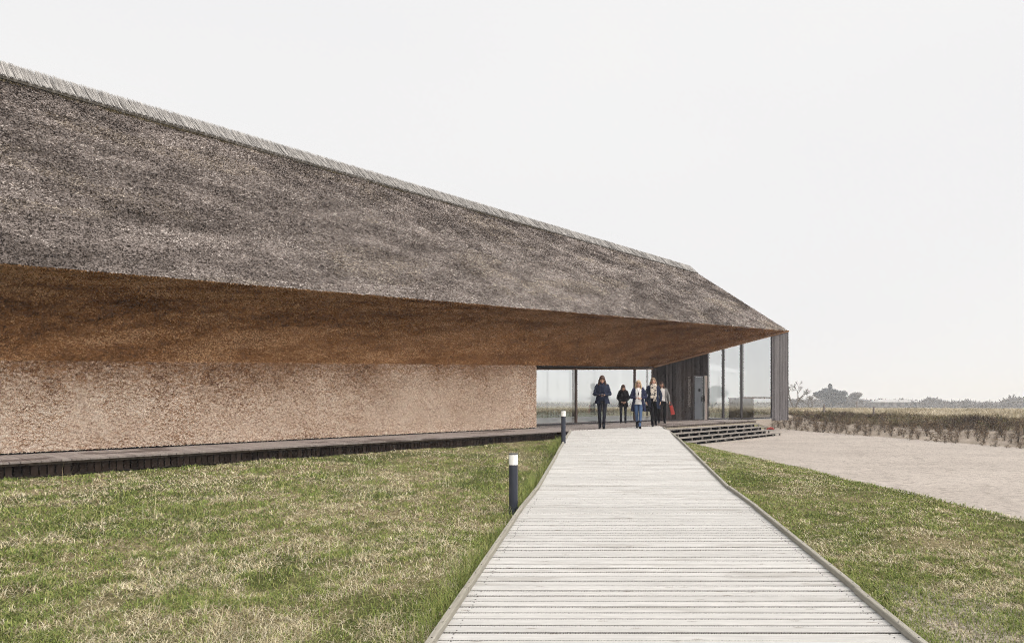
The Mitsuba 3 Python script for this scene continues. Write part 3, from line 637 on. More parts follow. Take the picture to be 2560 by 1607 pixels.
for a, b in zip(np.linspace(.4, 11.2, 6)[:-1], np.linspace(.4, 11.2, 6)[1:]):
    wk = num(vc + '__gable_window'); h_ = 4.4
    ztop_ = lambda o: min(4.69 + (8.8-4.69)*min(o, 12-o)/6 - .45, 4.6)
    add(wk + '__frame', obox(bpt(LEN - .06, a + .04, ztop_(a+.04)/2), N3, U3, Zu, .07, .12, ztop_(a+.04)), 'm_frame_dark')
    add(wk + '__pane', trimesh.Trimesh([bpt(LEN-.06, a+.08, 0), bpt(LEN-.06, b, 0), bpt(LEN-.06, b, ztop_(b)), bpt(LEN-.06, a+.08, ztop_(a))], [[0,1,2],[0,2,3]], process=False), 'm_glass')
ct = thing('display_counter', 'dark low display counter inside behind the lower right entrance window', 'counter')
q = cpt((wins[2][0]+wins[2][1])/2 - .35, 0, -.75)
add(ct + '__body', obox(q + V(0,0,.50), C3, CN3, Zu, 1.35, .5, 1.06), 'm_black'); add(ct + '__top', obox(q + V(0,0,1.05), C3, CN3, Zu, 1.42, .56, .04), 'm_frame')

# ------------------------------------------------------------------ bollards
def bollard(x, y, z, h, label):
    t = thing('bollard_light', label, 'bollard light', None); R = .0585
    o = V(x, y, z)
    add(t + '__post', trimesh.creation.cylinder(R*.97, h*.80 + .25, sections=40, transform=trimesh.transformations.translation_matrix(o + V(0,0,h*.40 - .125))), 'm_bollard', 40)
    add(t + '__diffuser', trimesh.creation.cylinder(R, h*.185, sections=40, transform=trimesh.transformations.translation_matrix(o + V(0,0,h*.80 + h*.0925))), 'm_diffuser', 40)
    add(t + '__cap', trimesh.creation.cylinder(R*1.02, h*.022, sections=40, transform=trimesh.transformations.translation_matrix(o + V(0,0,h*.985 + h*.011))), 'm_bollard_cap', 40)
q = px(1283.5, 1269, 7.95); bollard(q[0], q[1], q[2] - .005, (1269-1133)/F*7.95, 'dark cylindrical bollard light with white top on the lawn nearest the viewer')
q = px(1408.5, 1098, 15.2); bollard(q[0], q[1], q[2], (1098-1026)/F*15.2, 'dark bollard light with white top beside the upper end of the ramp')

# ------------------------------------------------------------------ people
SKIN = (.50, .30, .22)
B['m_skin'] = rough(SKIN, .5, .35)
B['m_lip'] = flat(.36, .13, .11); B['m_eye'] = flat(.03, .025, .02)
def cloth(c, f=90, v=.10): return diff(lambda p, n, uv: mi.Color3f(*c)*(1 - v + 2*v*noise(p.x*f, p.y*f, p.z*f)))
for k_, c_ in dict(navy=(.022,.028,.050), navy2=(.026,.030,.062), black=(.010,.010,.012), charcoal=(.020,.022,.030), white=(.70,.69,.68), jeans=(.075,.12,.22), denim_dark=(.024,.030,.050), cream=(.55,.50,.43), greycoat=(.17,.17,.17), lightgrey=(.55,.53,.52), boot=(.010,.011,.014)).items():
    B['m_' + k_] = cloth(c_)
def scarf_fn(p, n, uv):
    a = noise(p.x*26, p.y*26, p.z*20); return mix((.58,.52,.45), (.05,.05,.055), smoothstep(.52, .60, a))
B['m_scarf'] = diff(scarf_fn)
def hairm(lo, hi): return two({'type': 'principled', 'base_color': proc(lambda p, n, uv: mix(lo, hi, noise(p.x*130, p.y*130, p.z*7))), 'roughness': .45, 'specular': .4})
B['m_brown_hair'] = hairm((.022,.011,.008), (.085,.038,.024)); B['m_blonde_hair'] = hairm((.28,.19,.11), (.58,.45,.30)); B['m_dark_blonde_hair'] = hairm((.10,.065,.04), (.30,.21,.14)); B['m_black_hair'] = hairm((.014,.009,.007), (.06,.032,.022))
def ball(p, r, n=14): return m3.Manifold.sphere(r, n).translate(list(map(float, p)))
def bone(a, b, ra, rb): return m3.Manifold.batch_hull([ball(a, ra), ball(b, rb)])
def union(l): return m3.Manifold.batch_boolean(l, m3.OpType.Add)
def to_tm(m, refine=.03, it=6):
    m = m.refine_to_length(refine); g = m.to_mesh()
    t = trimesh.Trimesh(g.vert_properties[:, :3], g.tri_verts, process=True)
    if it: trimesh.smoothing.filter_taubin(t, .5, .53, it)
    return t
def shell(rings, gap=0., thick=.016, n=30, wob=0., seed=0):
    """A sheet of cloth round a body: rings (z, cx, cy, rx, ry[, gap]); gap in degrees each side of the front, which looks to -y."""
    r = np.random.default_rng(seed); ph = r.uniform(0, 6, 4); out, inn = [], []
    for q in rings:
        g = math.radians(q[5] if len(q) > 5 else gap); a = np.linspace(g, 2*np.pi - g, n) - np.pi/2
        w = 1 + wob*(np.sin(a*5 + ph[0] + q[0]*4) + .6*np.sin(a*9 + ph[1] - q[0]*9))
        c, s_ = np.cos(a), np.sin(a)
        out.append(np.stack([q[1] + q[3]*w*c, q[2] + q[4]*w*s_, np.full(n, q[0]) + .008*np.sin(a*3 + ph[2])], -1))
        inn.append(np.stack([q[1] + (q[3]-thick)*w*c, q[2] + (q[4]-thick)*w*s_, np.full(n, q[0])], -1))
    O, I = np.array(out), np.array(inn)
    P = np.concatenate([O, I[::-1], O[:1]], 0); m = grid_mesh(P)
    for j in (0, n-1):
        m = cat([m, grid_mesh(np.stack([O[:, j], I[:, j]], 0))])
    return m
def hand(w, d, side, grip):
    """Palm, four bent fingers of unequal length and a thumb from the palm's side; d: forearm direction."""
    d = unit(d); up = V(0, 0, 1) if abs(d[2]) < .8 else V(0, -1, 0)
    s = unit(np.cross(d, up))*(-side); nrm_ = unit(np.cross(s, d)); 
    if grip == 'hang': s = V(0, -1, 0); nrm_ = V(-side, 0, 0)
    p = [m3.Manifold.batch_hull([ball(w + d*.01 + s*.018, .014), ball(w + d*.01 - s*.018, .014), ball(w + d*.08 + s*.032, .0115), ball(w + d*.08 - s*.030, .011)])]
    for i, L in enumerate((.062, .072, .067, .052)):
        b = w + d*.08 + s*(.030 - .0205*i); m1 = b + (d*.9 + nrm_*.25)*L*.5; e = m1 + (d*.35 + nrm_*.9)*L*.5
        p += [bone(b, m1, .009, .0085), bone(m1, e, .0085, .0075)]
    b = w + d*.025 + s*.026; m1 = b + unit(d*.6 + s*.75 + nrm_*.2)*.038; p += [bone(b, m1, .0115, .0095), bone(m1, m1 + unit(d*.85 + s*.1 + nrm_*.4)*.03, .0095, .008)]
    return union(p)
def person(label, loc, H, pose, look, rot=0):
    key = thing('person', label, 'person'); sc = H/1.70
    M = trimesh.transformations.translation_matrix(loc) @ trimesh.transformations.rotation_matrix(math.radians(rot), [0,0,1]) @ np.diag([sc, sc, sc, 1])
    def put(name, mesh, mat, smooth=True):
        mesh = mesh.copy(); mesh.apply_transform(M); return add(f'{key}__{name}', mesh, mat, smooth)
    sh = {s: V(s*.155, .015, 1.375) for s in (-1, 1)}; hip = {s: V(s*.082, .01, .90) for s in (-1, 1)}
    ank = {s: V(*pose['foot'][s]) + V(0, 0, .085) for s in (-1, 1)}
    knee = {s: (hip[s] + ank[s])/2 + V(s*.01, -pose.get('bend', {}).get(s, .025), .02) for s in (-1, 1)}
    elb = {s: V(*pose['elbow'][s]) for s in (-1, 1)}; wr = {s: V(*pose['wrist'][s]) for s in (-1, 1)}
    hd = V(0, -.01, 1.575) + V(*pose.get('head', (0, 0, 0))); tilt = pose.get('tilt', 0)
    # body: one continuous surface
    R = np.array(trimesh.transformations.rotation_matrix(math.radians(tilt), [1, 0, 0])[:3, :3]) @ np.array(trimesh.transformations.rotation_matrix(math.radians(pose.get('turn', 0)), [0, 0, 1])[:3, :3])
    hp = lambda x, y, z: hd + R @ V(x, y, z)
    head = m3.Manifold.batch_hull([ball(hp(0, .025, .035), .078), ball(hp(0, -.015, .030), .070), ball(hp(0, -.045, -.055), .040), ball(hp(0, -.055, -.085), .022), ball(hp(.035, -.01, -.05), .034), ball(hp(-.035, -.01, -.05), .034)])
    parts = [head, m3.Manifold.batch_hull([ball(hp(0, -.088, .012), .008), ball(hp(0, -.107, -.022), .0115), ball(hp(.011, -.090, -.026), .008), ball(hp(-.011, -.090, -.026), .008)])]
    for s in (-1, 1): parts.append(m3.Manifold.batch_hull([ball(hp(s*.075, .01, .015), .014), ball(hp(s*.073, .008, -.022), .010)]))
    parts += [bone(hp(0, .01, -.06), V(0, .02, 1.40), .048, .056), m3.Manifold.batch_hull([ball(sh[-1], .05), ball(sh[1], .05), ball(V(-.08, 0, 1.12), .085), ball(V(.08, 0, 1.12), .085)]), m3.Manifold.batch_hull([ball(V(-.06, .015, 1.10), .065), ball(V(.06, .015, 1.10), .065), ball(hip[-1], .07), ball(hip[1], .07)])]
    for s in (-1, 1):
        parts += [bone(sh[s], elb[s], .044, .034), bone(elb[s], wr[s], .034, .022), bone(hip[s], knee[s], .065, .04), bone(knee[s], ank[s], .04, .026)]
        d = unit(wr[s] - elb[s]); parts.append(hand(wr[s] - d*.01, d if pose.get('hands', {}).get(s) != 'in' else unit(d + V(-s*.6, 0, 0)), s, pose.get('hands', {}).get(s)))
    put('body', to_tm(union(parts), .02, 3), 'm_skin')
    for s in (-1, 1): put('eye', trimesh.creation.icosphere(1, .0095).apply_translation(hp(s*.031, -.078, .012)), 'm_eye'); put('eyebrow', to_tm(bone(hp(s*.020, -.083, .033), hp(s*.046, -.074, .034), .005, .004), .05, 0), look['hair'])
    put('mouth', to_tm(bone(hp(-.018, -.090, -.058), hp(.018, -.090, -.058), .006, .006), .05, 0), 'm_lip')
    # trousers and boots
    tr = [m3.Manifold.batch_hull([ball(hip[-1] + V(0,.01,.04), .105), ball(hip[1] + V(0,.01,.04), .105), ball(V(0, .01, 1.02), .125)])]
    for s in (-1, 1): tr += [bone(hip[s], knee[s], .092, .059), bone(knee[s], ank[s], .059, .043)]
    put('trousers', to_tm(union(tr), .03, 4), look['trousers'])
    for s in (-1, 1):
        f = ank[s] - V(0, 0, .085); tu = pose.get('toe', {}).get(s, 0); fd = V(s*.12, -.99, tu)
        b = union([m3.Manifold.batch_hull([ball(f + V(0,.035,.034), .034), ball(f + fd*.09 + V(0,0,.034), .040), ball(f + fd*.155 + V(0,0,.026), .026)]), bone(f + V(0,.012,.05), ank[s] + (knee[s]-ank[s])*((look.get('boot_h', .20)-.085)/.385), .046, .053)])
        put('boot', to_tm(b, .03, 3), 'm_boot')
    # top, coat with sleeves
    c = look.get('top_rings', [(1.42,0,.015,.075,.065), (1.39,0,.015,.15,.085), (1.30,0,.005,.165,.115), (1.20,0,0,.158,.125), (1.05,0,0,.140,.110), (min(.97, look.get('top_hem', .86)+.06),0,.005,.157,.124), (look.get('top_hem', .86),0,.005,.165,.130)])
    put('sweater' if look['top'] not in ('m_white',) else 'shirt', shell(c, 0, .012, 30, .006, 1), look['top'])
    if look.get('collar'): put('collar', shell([(1.49,0,-.005,.064,.062), (1.45,0,.005,.078,.075), (1.40,0,.01,.10,.085)], 0, .014, 24, .01, 3), look['top'])
    hem, g = look['hem'], look['gap']
    fl = look.get('flare', .03)
    cr = [(1.43,0,.025,.10,.080,g*1.2+25), (1.40,0,.02,.175,.105,g+10), (1.32,0,.01,.197,.145,g), (1.20,0,.005,.195,.155,g), (1.06,0,.01,.185,.150,g+2), (.94,0,.012,.20+fl*.3,.158,g+4), ((.94+hem)/2,0,.015,.212+fl*.7,.165,g+7), (hem,0,.018,.220+fl,.172+fl*.5,g+10)]
    ct_ = [shell(cr, g, .02, 34, .012, look.get('seed', 5))]
    for s in (-1, 1):
        d = unit(wr[s] - elb[s]); ct_.append(to_tm(union([bone(sh[s] + V(0,0,-.005), elb[s], .066, .055), bone(elb[s], wr[s] - d*.02, .055, .040)]), .03, 3))
    put('coat', cat(ct_), look['coat'], 50)
    if look.get('hood'): put('hood', shell([(1.47,0,.06,.13,.10,75), (1.44,0,.06,.165,.12,62), (1.38,0,.05,.17,.12,55)], 0, .045, 24, .03, 4), look['coat'])
    # hair: a cap and long locks round the face
    hl = look.get('hair_len', 1.22); hx, hy, hz = hd
    cap = m3.Manifold.batch_hull([ball(hp(0, .032, .045), .087), ball(hp(0, -.012, .052), .076), ball(hp(0, .05, -.03), .07)]) - m3.Manifold.batch_hull([ball(hp(0, -.13, -.03), .085), ball(hp(0, -.10, -.10), .08), ball(hp(0, -.105, .035), .040), ball(hp(0, -.12, .06), .025)])
    put('hair', to_tm(cap, .02, 4), look['hair'])
    z0 = hz + .06; rr = []
    for i, f in enumerate(np.linspace(0, 1, 8)):
        z = z0*(1-f) + hl*f; k = look.get('hair_w', 1.0)
        rr.append((z, hx*(1-f), hy*(1-f) + .02 + (.01 if f < .5 else -.005), (.084 + .045*math.sin(f*2.5)*k), (.085 + .032*math.sin(f*2.4)), 58 - 16*f))
    put('hair__long_lock', shell(rr, 50, .03, 34, .035, look.get('seed', 5) + 2), look['hair'], True)
    if look.get('scarf'):
        put('scarf', cat([shell([(1.485,0,-.005,.085,.085), (1.45,0,-.01,.115,.11), (1.40,0,-.005,.125,.115), (1.375,0,0,.10,.10)], 0, .04, 28, .05, 8)] +
            [to_tm(m3.Manifold.batch_hull([ball(V(x-.03, -.135, 1.40), .03), ball(V(x+.03, -.14, 1.40), .03), ball(V(x-.04, -.165, b), .022), ball(V(x+.04, -.165, b), .022)]), .03, 2) for x, b in ((-.05, 1.00), (.045, .90))]), 'm_scarf', True)
    if look.get('glasses'):
        put('glasses', cat([to_tm(m3.Manifold.batch_hull([ball(hp(s*.033-.016, -.092, .014), .012), ball(hp(s*.033+.016, -.088, .014), .012)]), .05, 0) for s in (-1, 1)] + [to_tm(bone(hp(-.07, -.06, .018), hp(.07, -.06, .018), .004, .004), .1, 0)]), 'm_black')
    if look.get('pendant'):
        put('pendant', cat([to_tm(bone(V(0, -.150, 1.24), V(0, -.155, 1.18), .014, .016), .05, 0), to_tm(bone(V(-.05, -.10, 1.40), V(0, -.150, 1.24), .004, .004), .1, 0), to_tm(bone(V(.05, -.10, 1.40), V(0, -.150, 1.24), .004, .004), .1, 0)]), 'm_black')
    return key, M
def at(M, p): return (M @ np.append(p, 1))[:3]
front = {'elbow': {-1: (-.25, -.02, 1.10), 1: (.25, -.02, 1.10)}, 'wrist': {-1: (-.085, -.235, 1.075), 1: (.085, -.235, 1.075)}, 'hands': {-1: 'in', 1: 'in'}}
def gpos(x, y): Y = F*EYE/(y - CY); return V((x - CX)/F*Y, Y, .001)
k1, M1 = person('woman with long brown hair in a navy jacket looking down at her phone', gpos(1505.5, 1071.5), 1.70,
    {**front, 'foot': {-1: (-.075, .16, .01), 1: (.045, -.16, 0)}, 'bend': {-1: .07, 1: .02}, 'tilt': 30, 'head': (0, -.045, -.012)},
    dict(hair='m_brown_hair', trousers='m_charcoal', top='m_navy', top_hem=.90, collar=True, coat='m_navy', hem=.80, gap=14, flare=.03, hair_len=1.20, hair_w=1.25))
ph = thing('phone', 'slim dark phone held in both hands of the woman with brown hair', 'phone')
q = V(0, -.335, 1.085)
pm = trimesh.creation.box([.145, .075, .009]); pm.apply_transform(M1 @ trimesh.transformations.translation_matrix(q) @ trimesh.transformations.rotation_matrix(.5, [1, 0, 0])); add(ph + '__case', pm, 'm_black')
pm = trimesh.creation.box([.130, .066, .002]); pm.apply_transform(M1 @ trimesh.transformations.translation_matrix(q) @ trimesh.transformations.rotation_matrix(.5, [1, 0, 0]) @ trimesh.transformations.translation_matrix([0, 0, .006])); add(ph + '__screen', pm, 'm_bollard')
k2, M2 = person('woman in a black coat with head bowed standing by the glass', gpos(1558, 1057.5), 1.56,
    {'foot': {-1: (-.10, .02, 0), 1: (.10, -.03, 0)}, 'elbow': {-1: (-.25, .02, 1.10), 1: (.25, .02, 1.10)}, 'wrist': {-1: (-.10, -.19, .93), 1: (.10, -.19, .93)}, 'hands': {-1: 'in', 1: 'in'}, 'tilt': 24, 'head': (0, -.05, -.02)},
    dict(hair='m_brown_hair', trousers='m_charcoal', top='m_black', coat='m_black', hem=.70, gap=7, flare=.0, hood=True, hair_len=1.18, seed=11))
k3, M3 = person('blonde woman in open navy parka, white top and blue jeans walking forward', gpos(1596, 1070.5), 1.56,
    {'foot': {-1: (-.035, .16, .01), 1: (.035, -.20, 0)}, 'bend': {-1: .09, 1: .02}, 'elbow': {-1: (-.27, 0, 1.10), 1: (.27, 0, 1.10)}, 'wrist': {-1: (-.10, -.23, 1.06), 1: (.10, -.23, 1.06)}, 'hands': {-1: 'in', 1: 'in'}, 'tilt': 5},
    dict(hair='m_blonde_hair', trousers='m_jeans', top='m_white', top_hem=.84, coat='m_navy2', hem=.60, gap=36, flare=.06, hood=True, hair_len=1.34, hair_w=.9, glasses=True, pendant=True, seed=21, boot_h=.24))
k4, M4 = person('fair haired woman in patterned scarf and long navy coat', gpos(1633, 1066), 1.70,
    {'foot': {-1: (-.03, -.16, 0), 1: (.10, .22, .03)}, 'bend': {-1: .02, 1: .07}, 'elbow': {-1: (-.27, .03, 1.10), 1: (.27, .03, 1.10)}, 'wrist': {-1: (-.25, -.06, .86), 1: (.25, -.06, .86)}, 'hands': {-1: 'hang', 1: 'hang'}, 'tilt': 3},
    dict(hair='m_dark_blonde_hair', trousers='m_black', top='m_charcoal', coat='m_navy', hem=.62, gap=20, flare=.04, scarf=True, hair_len=1.25, hair_w=1.2, seed=31, boot_h=.26))
k5, M5 = person('dark haired woman in a grey jacket carrying a red bag', gpos(1655, 1057.8), 1.68,
    {'foot': {-1: (-.12, .06, 0), 1: (.10, -.06, 0)}, 'elbow': {-1: (-.25, 0, 1.10), 1: (.27, .02, 1.12)}, 'wrist': {-1: (-.12, -.2, 1.02), 1: (.30, -.03, .88)}, 'hands': {-1: 'in', 1: 'hang'}, 'tilt': 12, 'turn': 25, 'head': (-.02, -.03, -.005)},
    dict(hair='m_black_hair', trousers='m_black', top='m_lightgrey', top_hem=.90, coat='m_greycoat', hem=.82, gap=40, flare=.02, hair_len=1.40, hair_w=.7, seed=41))
bg = thing('hand_bag', 'red bag hanging from the hand of the woman in grey', 'bag')
q = at(M5, V(.33, -.06, .76))
def bag(o, w, h, t, tilt):
    m = to_tm(m3.Manifold.batch_hull([ball(V(x*w/2, y*t, z), .018) for x in (-1, 1) for y in (-1, 1) for z in (0,)] + [ball(V(x*w*.62, y*t*1.4, -h), .02) for x in (-1, 1) for y in (-1, 1)]), .03, 2)
    m.apply_transform(trimesh.transformations.translation_matrix(o) @ trimesh.transformations.rotation_matrix(tilt, [0, 1, 0])); return m
add(bg + '__body', bag(q + V(.03, 0, -.06), .10, .34, .04, -.22), 'm_red', 40)
add(bg + '__strap', cat([tube([q + V(sx*.05 + .03, 0, -.06), q + V(sx*.03 + .01, 0, .05), q + V(-.005, 0, .09)], [.006]*3, 6) for sx in (-1, 1)]), 'm_red', 40)
bg = thing('shoulder_bag', 'small black bag hanging between the parka and the long navy coat', 'bag')
q = at(M3, V(.31, .06, .80)); add(bg + '__body', bag(q, .13, .17, .04, 0), 'm_black', 40)
add(bg + '__strap', tube([q + V(-.05, 0, 0), at(M3, V(.215, .0, 1.10)), at(M3, V(.17, .02, 1.46)), at(M3, V(.21, .10, 1.10)), q + V(.06, .02, 0)], [.007]*5, 6), 'm_black', 40)
# red bag left on the steps
s_ = s_at_px(1932, 3*GO); o = dpt(s_, 3*GO - .14, -3*RISE)
rb = to_tm(m3.Manifold.batch_hull([ball(V(-.30, 0, .03), .03), ball(V(.34, -.05, .03), .03), ball(V(.25, .10, .05), .05), ball(V(.05, .02, .15), .06), ball(V(-.1, .1, .06), .05), ball(V(.2, -.02, .13), .05)]), .03, 0)
rb.vertices += .03*(nz(rb.vertices, 9, 3)[:, None] - .5); rb.apply_scale(.55); rb.apply_translation(o)
t = thing('red_rucksack', 'slumped red rucksack lying on the right end of the steps', 'bag'); add(t + '__body', rb, 'm_red', 40)
add(t + '__strap', tube([o + V(-.055, -.045, .055), o + V(-.03, -.08, .03), o + V(.055, -.085, .02), o + V(.11, -.05, .055)], [.008]*4, 6), 'm_black', 40)

# ------------------------------------------------------------------ bank planting, fence posts, field grass
SHR = np.array([(.155,.112,.08), (.105,.078,.06), (.23,.175,.12), (.11,.11,.058), (.16,.15,.08)])
def shrub_mesh(seed, hgt, green):
    r = np.random.default_rng(seed); ms = []
    for i in range(7):
        a = r.uniform(0, 6.28); l = r.uniform(.1, .5); top = V(math.cos(a)*l*hgt*.6, math.sin(a)*l*hgt*.6, hgt*r.uniform(.7, 1.0))
        ms.append(tube([V(0,0,-.03), top*.5 + r.normal(0, .02, 3), top], [.009, .006, .003], 4))
    stem = cat(ms)
    n = 130; a = r.uniform(0, 6.28, n); z = r.uniform(.10, 1.0, n)*hgt; rad = (.10 + .30*np.sin(np.clip(z/hgt, 0, 1)*2.6))*hgt*np.sqrt(r.random(n))
    c = np.stack([np.cos(a)*rad, np.sin(a)*rad, z], -1); d = unit(r.standard_normal((n, 3)) + V(0,0,.4)); w = unit(np.cross(d, r.standard_normal((n, 3))))
    pal = SHR[[0, 1, 2]] if not green else SHR[[0, 3, 4]]
    return stem, straws(c, d, w, r.uniform(.04, .075, n), r.uniform(.02, .04, n), pal[r.integers(0, 3, n)]*r.uniform(.8, 1.2, (n, 1)), .5)
var = []
for i in range(6):
    stm, (lm_, lc) = shrub_mesh(100+i, .55 + .06*(i % 3), i > 3)
    var.append((mikit.ply(stm, 'm_bark'), mikit.ply(lm_, 'm_leaf', color=lc)))
r = np.random.default_rng(17)
def bank_at(y, o): x = float(bank_x(y)) + o*.95; yy = y + o*.25; return V(x, yy, float(ground_z(np.array([x]), np.array([yy]))[0]))
pl = []
for row in range(6):
    for y in np.arange(10 + .3*(row % 2), 37, .50):
        o = .45 + row*.52 + r.normal(0, .12); q = bank_at(y + r.normal(0, .14), o)
        if q[0]/q[1] < .27 or q[0]/q[1] > .76 or r.random() < .12: continue
        pl.append((q, row))
for q, row in pl:
    k = num('young_shrub'); labels[k] = {'label': 'low brown young shrub planted in rows on the sandy bank', 'category': 'shrub', 'group': 'young shrubs on the sandy bank'}
    vi = r.integers(0, 4) if row < 4 else r.integers(2, 6)
    tw = T().translate(list(q + V(0,0,.01))).rotate([0,0,1], float(r.uniform(0, 360))).scale(float(r.uniform(.42, .82) + row*.04))
    scene[k + '__stem'] = {**var[vi][0], 'to_world': tw}; scene[k + '__foliage'] = {**var[vi][1], 'to_world': tw}
# dense heath behind the young shrubs, and the straw field
def mass(n, sampler, pal, h0, h1, w0, w1, seed, up=.7):
    r = np.random.default_rng(seed); x, y, hs = sampler(r, n); n = len(x)
    a = r.uniform(0, 2*np.pi, n); h = np.stack([np.cos(a), np.sin(a), 0*a], -1); lean = r.uniform(.0, up, n)
    dist = np.hypot(x, y)
    pat = nz(np.stack([x, y, 0*x], -1), .6, seed, 3)
    return blades(np.stack([x, y, ground_z(x, y) + hs], -1), h*np.sin(lean)[:, None] + V(0,0,1)*np.cos(lean)[:, None], np.stack([-np.sin(a), np.cos(a), 0*a], -1), r.uniform(h0, h1, n)*(.55 + .9*pat), r.uniform(w0, w1, n)*np.clip(dist/30, .8, 3), pick(r, pal, np.clip(.5 + (pat-.5)*2.2 + r.normal(0, .22, n), 0, .99)), unit(h + V(0,0,.2)))
def s_heath(r, n):
    y = r.uniform(7, 42, n); o = r.uniform(2.9, 6.2, n); x = bank_x(y) + o*.95; y = y + o*.25
    return x, y, r.uniform(0, .05, n)
HEATH = np.array([(.36,.30,.205), (.185,.175,.095), (.14,.115,.075), (.12,.09,.066), (.07,.054,.043)])
m, c = mass(40000, s_heath, HEATH, .08, .30, .010, .026, 71, 1.0); kind(add('heath', m, 'm_leaf', color=c), 'stuff', 'dark green and brown heath along the top of the bank')
def s_field(r, n):
    q = r.random(n); Y = 14*(85/14)**q; X = r.uniform(.26, .85, n)*Y
    d = shapely.distance(YARD, shapely.points(X, Y)); ok = d > 5.2
    return X[ok], Y[ok], 0
FS = np.array([(.62,.56,.45), (.55,.49,.38), (.46,.405,.305), (.36,.31,.22), (.22,.19,.13)])
m, c = mass(80000, s_field, FS, .16, .46, .008, .02, 73, .9); kind(add('dry_grass', m, 'm_leaf', color=c), 'stuff', 'pale dry grass covering the field behind the bank')
def s_behind(r, n):
    X = r.uniform(-22, 14, n); Y = r.uniform(42, 75, n); d = shapely.distance(YARD, shapely.points(X, Y)); ok = d > 1
    return X[ok], Y[ok], 0
m, c = mass(16000, s_behind, HEATH, .10, .4, .015, .04, 75, .9); kind(add('dry_grass', m, 'm_leaf', color=c), 'stuff', 'dry grass behind the building seen through its glass')
for x, yb, yt, Y, lab in ((2060, 1062, 1010, 37.5, 'thin grey fence post at the field edge left of the other'), (2184, 1066, 1016, 33.5, 'pinkish fence post standing in the heath further right'), (2142, 1026, 1003, 62, 'pale far fence post out in the dry field')):
    o = px(x, yb, Y); hgt = (yb - yt)/F*Y
    t = num('fence_post'); labels[t] = {'label': lab, 'category': 'fence post'}; scene[t] = mikit.ply(tube([o - V(0,0,.2), o + V(.01, 0, hgt*.97), o + V(.012, 0, hgt)], [.055, .05, .03], 7), 'm_post', 30)

# ------------------------------------------------------------------ far trees and a barn
def bare_tree(o, h, seed, label, spread=.55, lean=0, depth=6):
    r = np.random.default_rng(seed); t = thing('bare_tree', label, 'tree'); trunk, twig = [], []
    def grow(p, d, L, rad, lev):
        q1 = p + d*L*.5 + r.normal(0, L*.05, 3); q2 = p + unit(d + r.normal(0, .12, 3))*L
        (trunk if lev < 2 else twig).append(tube([p, q1, q2], [max(rad, .03), max(rad*.85, .028), max(rad*.68, .024)], 5 if lev < 3 else 3))
        if lev >= depth: return
        for i in range(2 if lev < 2 else r.integers(2, 4)):
            nd = unit(d + r.normal(0, spread, 3) + V(0, 0, .14)); grow(q2, nd, L*r.uniform(.62, .86), rad*.62, lev+1)
    for i in range(2):
        grow(o - V(0,0,.2), unit(V((-.32 if i == 0 else .30) + lean, r.normal(0, .1), 1)), h*.30, h*.040, 0)
    add(t + '__trunk', cat(trunk), 'm_bark', 60); add(t + '__crown', cat(twig), 'm_bark')
bare_tree(px(1988, 1021, 130), 5.9, 3, 'bare forked tree just right of the timber corner', .42)
bare_tree(px(2027, 1022, 150), 4.1, 8, 'smaller bare tree with spreading twigs left of the dark evergreen', .5)
def leafy(name, o, w, h, seed, label, pal, n=9000, cone=False):
    r = np.random.default_rng(seed); t = thing(name, label, 'tree')
    lobes = [(V(r.uniform(-.36, .36)*w, r.uniform(-.3, .3)*w, h*r.uniform(.30, .74)), r.uniform(.16, .27)) for _ in range(11)]
    if cone: lobes = [(V(r.uniform(-.28, .28)*w*(1-f), r.uniform(-.28, .28)*w*(1-f), h*f), .30*(1-f)+.05) for f in np.linspace(.14, .93, 13)]
    i = r.integers(0, len(lobes), n); c = np.array([l[0] for l in lobes])[i]; R_ = np.array([l[1] for l in lobes])[i]
    v = unit(r.standard_normal((n, 3)))*(r.random(n)**.4)[:, None]; c = c + v*R_[:, None]*V(w, w, h*.62)
    c[:, 2] = np.maximum(c[:, 2], h*.03); c = c + o
    d = unit(r.standard_normal((n, 3)) + V(0,0,-.2)); ws = unit(np.cross(d, r.standard_normal((n, 3))))
    core = cat([trimesh.creation.icosphere(2, 1.).apply_transform(trimesh.transformations.translation_matrix(o + l[0]) @ np.diag([w*l[1]*.8, w*l[1]*.8, h*.62*l[1]*.8, 1])) for l in lobes])
    core.vertices += (nz(core.vertices, 2.5/h*6, 4)[:, None] - .5)*h*.08*unit(core.vertices - o - V(0,0,h*.4))
    core.vertices[:, 2] = np.maximum(core.vertices[:, 2], o[2] - .1)
    m, cc = straws(c, d, ws, r.uniform(.22, .5, n)*h/6, r.uniform(.14, .30, n)*h/6, pick(r, pal, r.random(n)), .4)
    add(t + '__trunk', tube([o - V(0,0,.3), o + V(0,0,h*.4), o + V(0,0,h*.8)], [w*.04, w*.03, w*.01], 7), 'm_bark', 60)
    m = cat([m, trimesh.Trimesh(core.vertices, core.faces, process=False)]); cc = np.vstack([cc, np.tile(pal.mean(0), (len(core.vertices), 1))])
    add(t + '__crown', m, 'm_leaf', color=cc)
EG = np.array([(.030,.040,.050), (.022,.030,.038), (.040,.050,.056)]); DEC = np.array([(.095,.083,.078), (.085,.075,.07), (.105,.092,.085)])
q = px(2078, 1019, 320); leafy('evergreen_tree', q, 15.4, 12.0, 5, 'dark blue green evergreen with a pointed top beyond the field', EG, 9000)
q = px(2076, 1019, 324); leafy('evergreen_tree', q, 6.4, 12.6, 15, 'narrow dark evergreen whose tip stands above the rounded evergreens', EG, 4500, True)
q = px(2112, 1019, 328); leafy('leafless_thicket_tree', q, 15.6, 9.9, 6, 'dense grey brown leafless tree touching the dark evergreen', DEC, 11000)
q = px(2137, 1019, 330); leafy('leafless_thicket_tree', q, 9.2, 6.1, 7, 'low grey brown leafless tree right of the taller one', DEC, 5000)
q = px(2004, 1019, 335); leafy('leafless_thicket_tree', q, 10, 5.4, 9, 'hazy grey bush between the two bare trees', DEC, 4500)
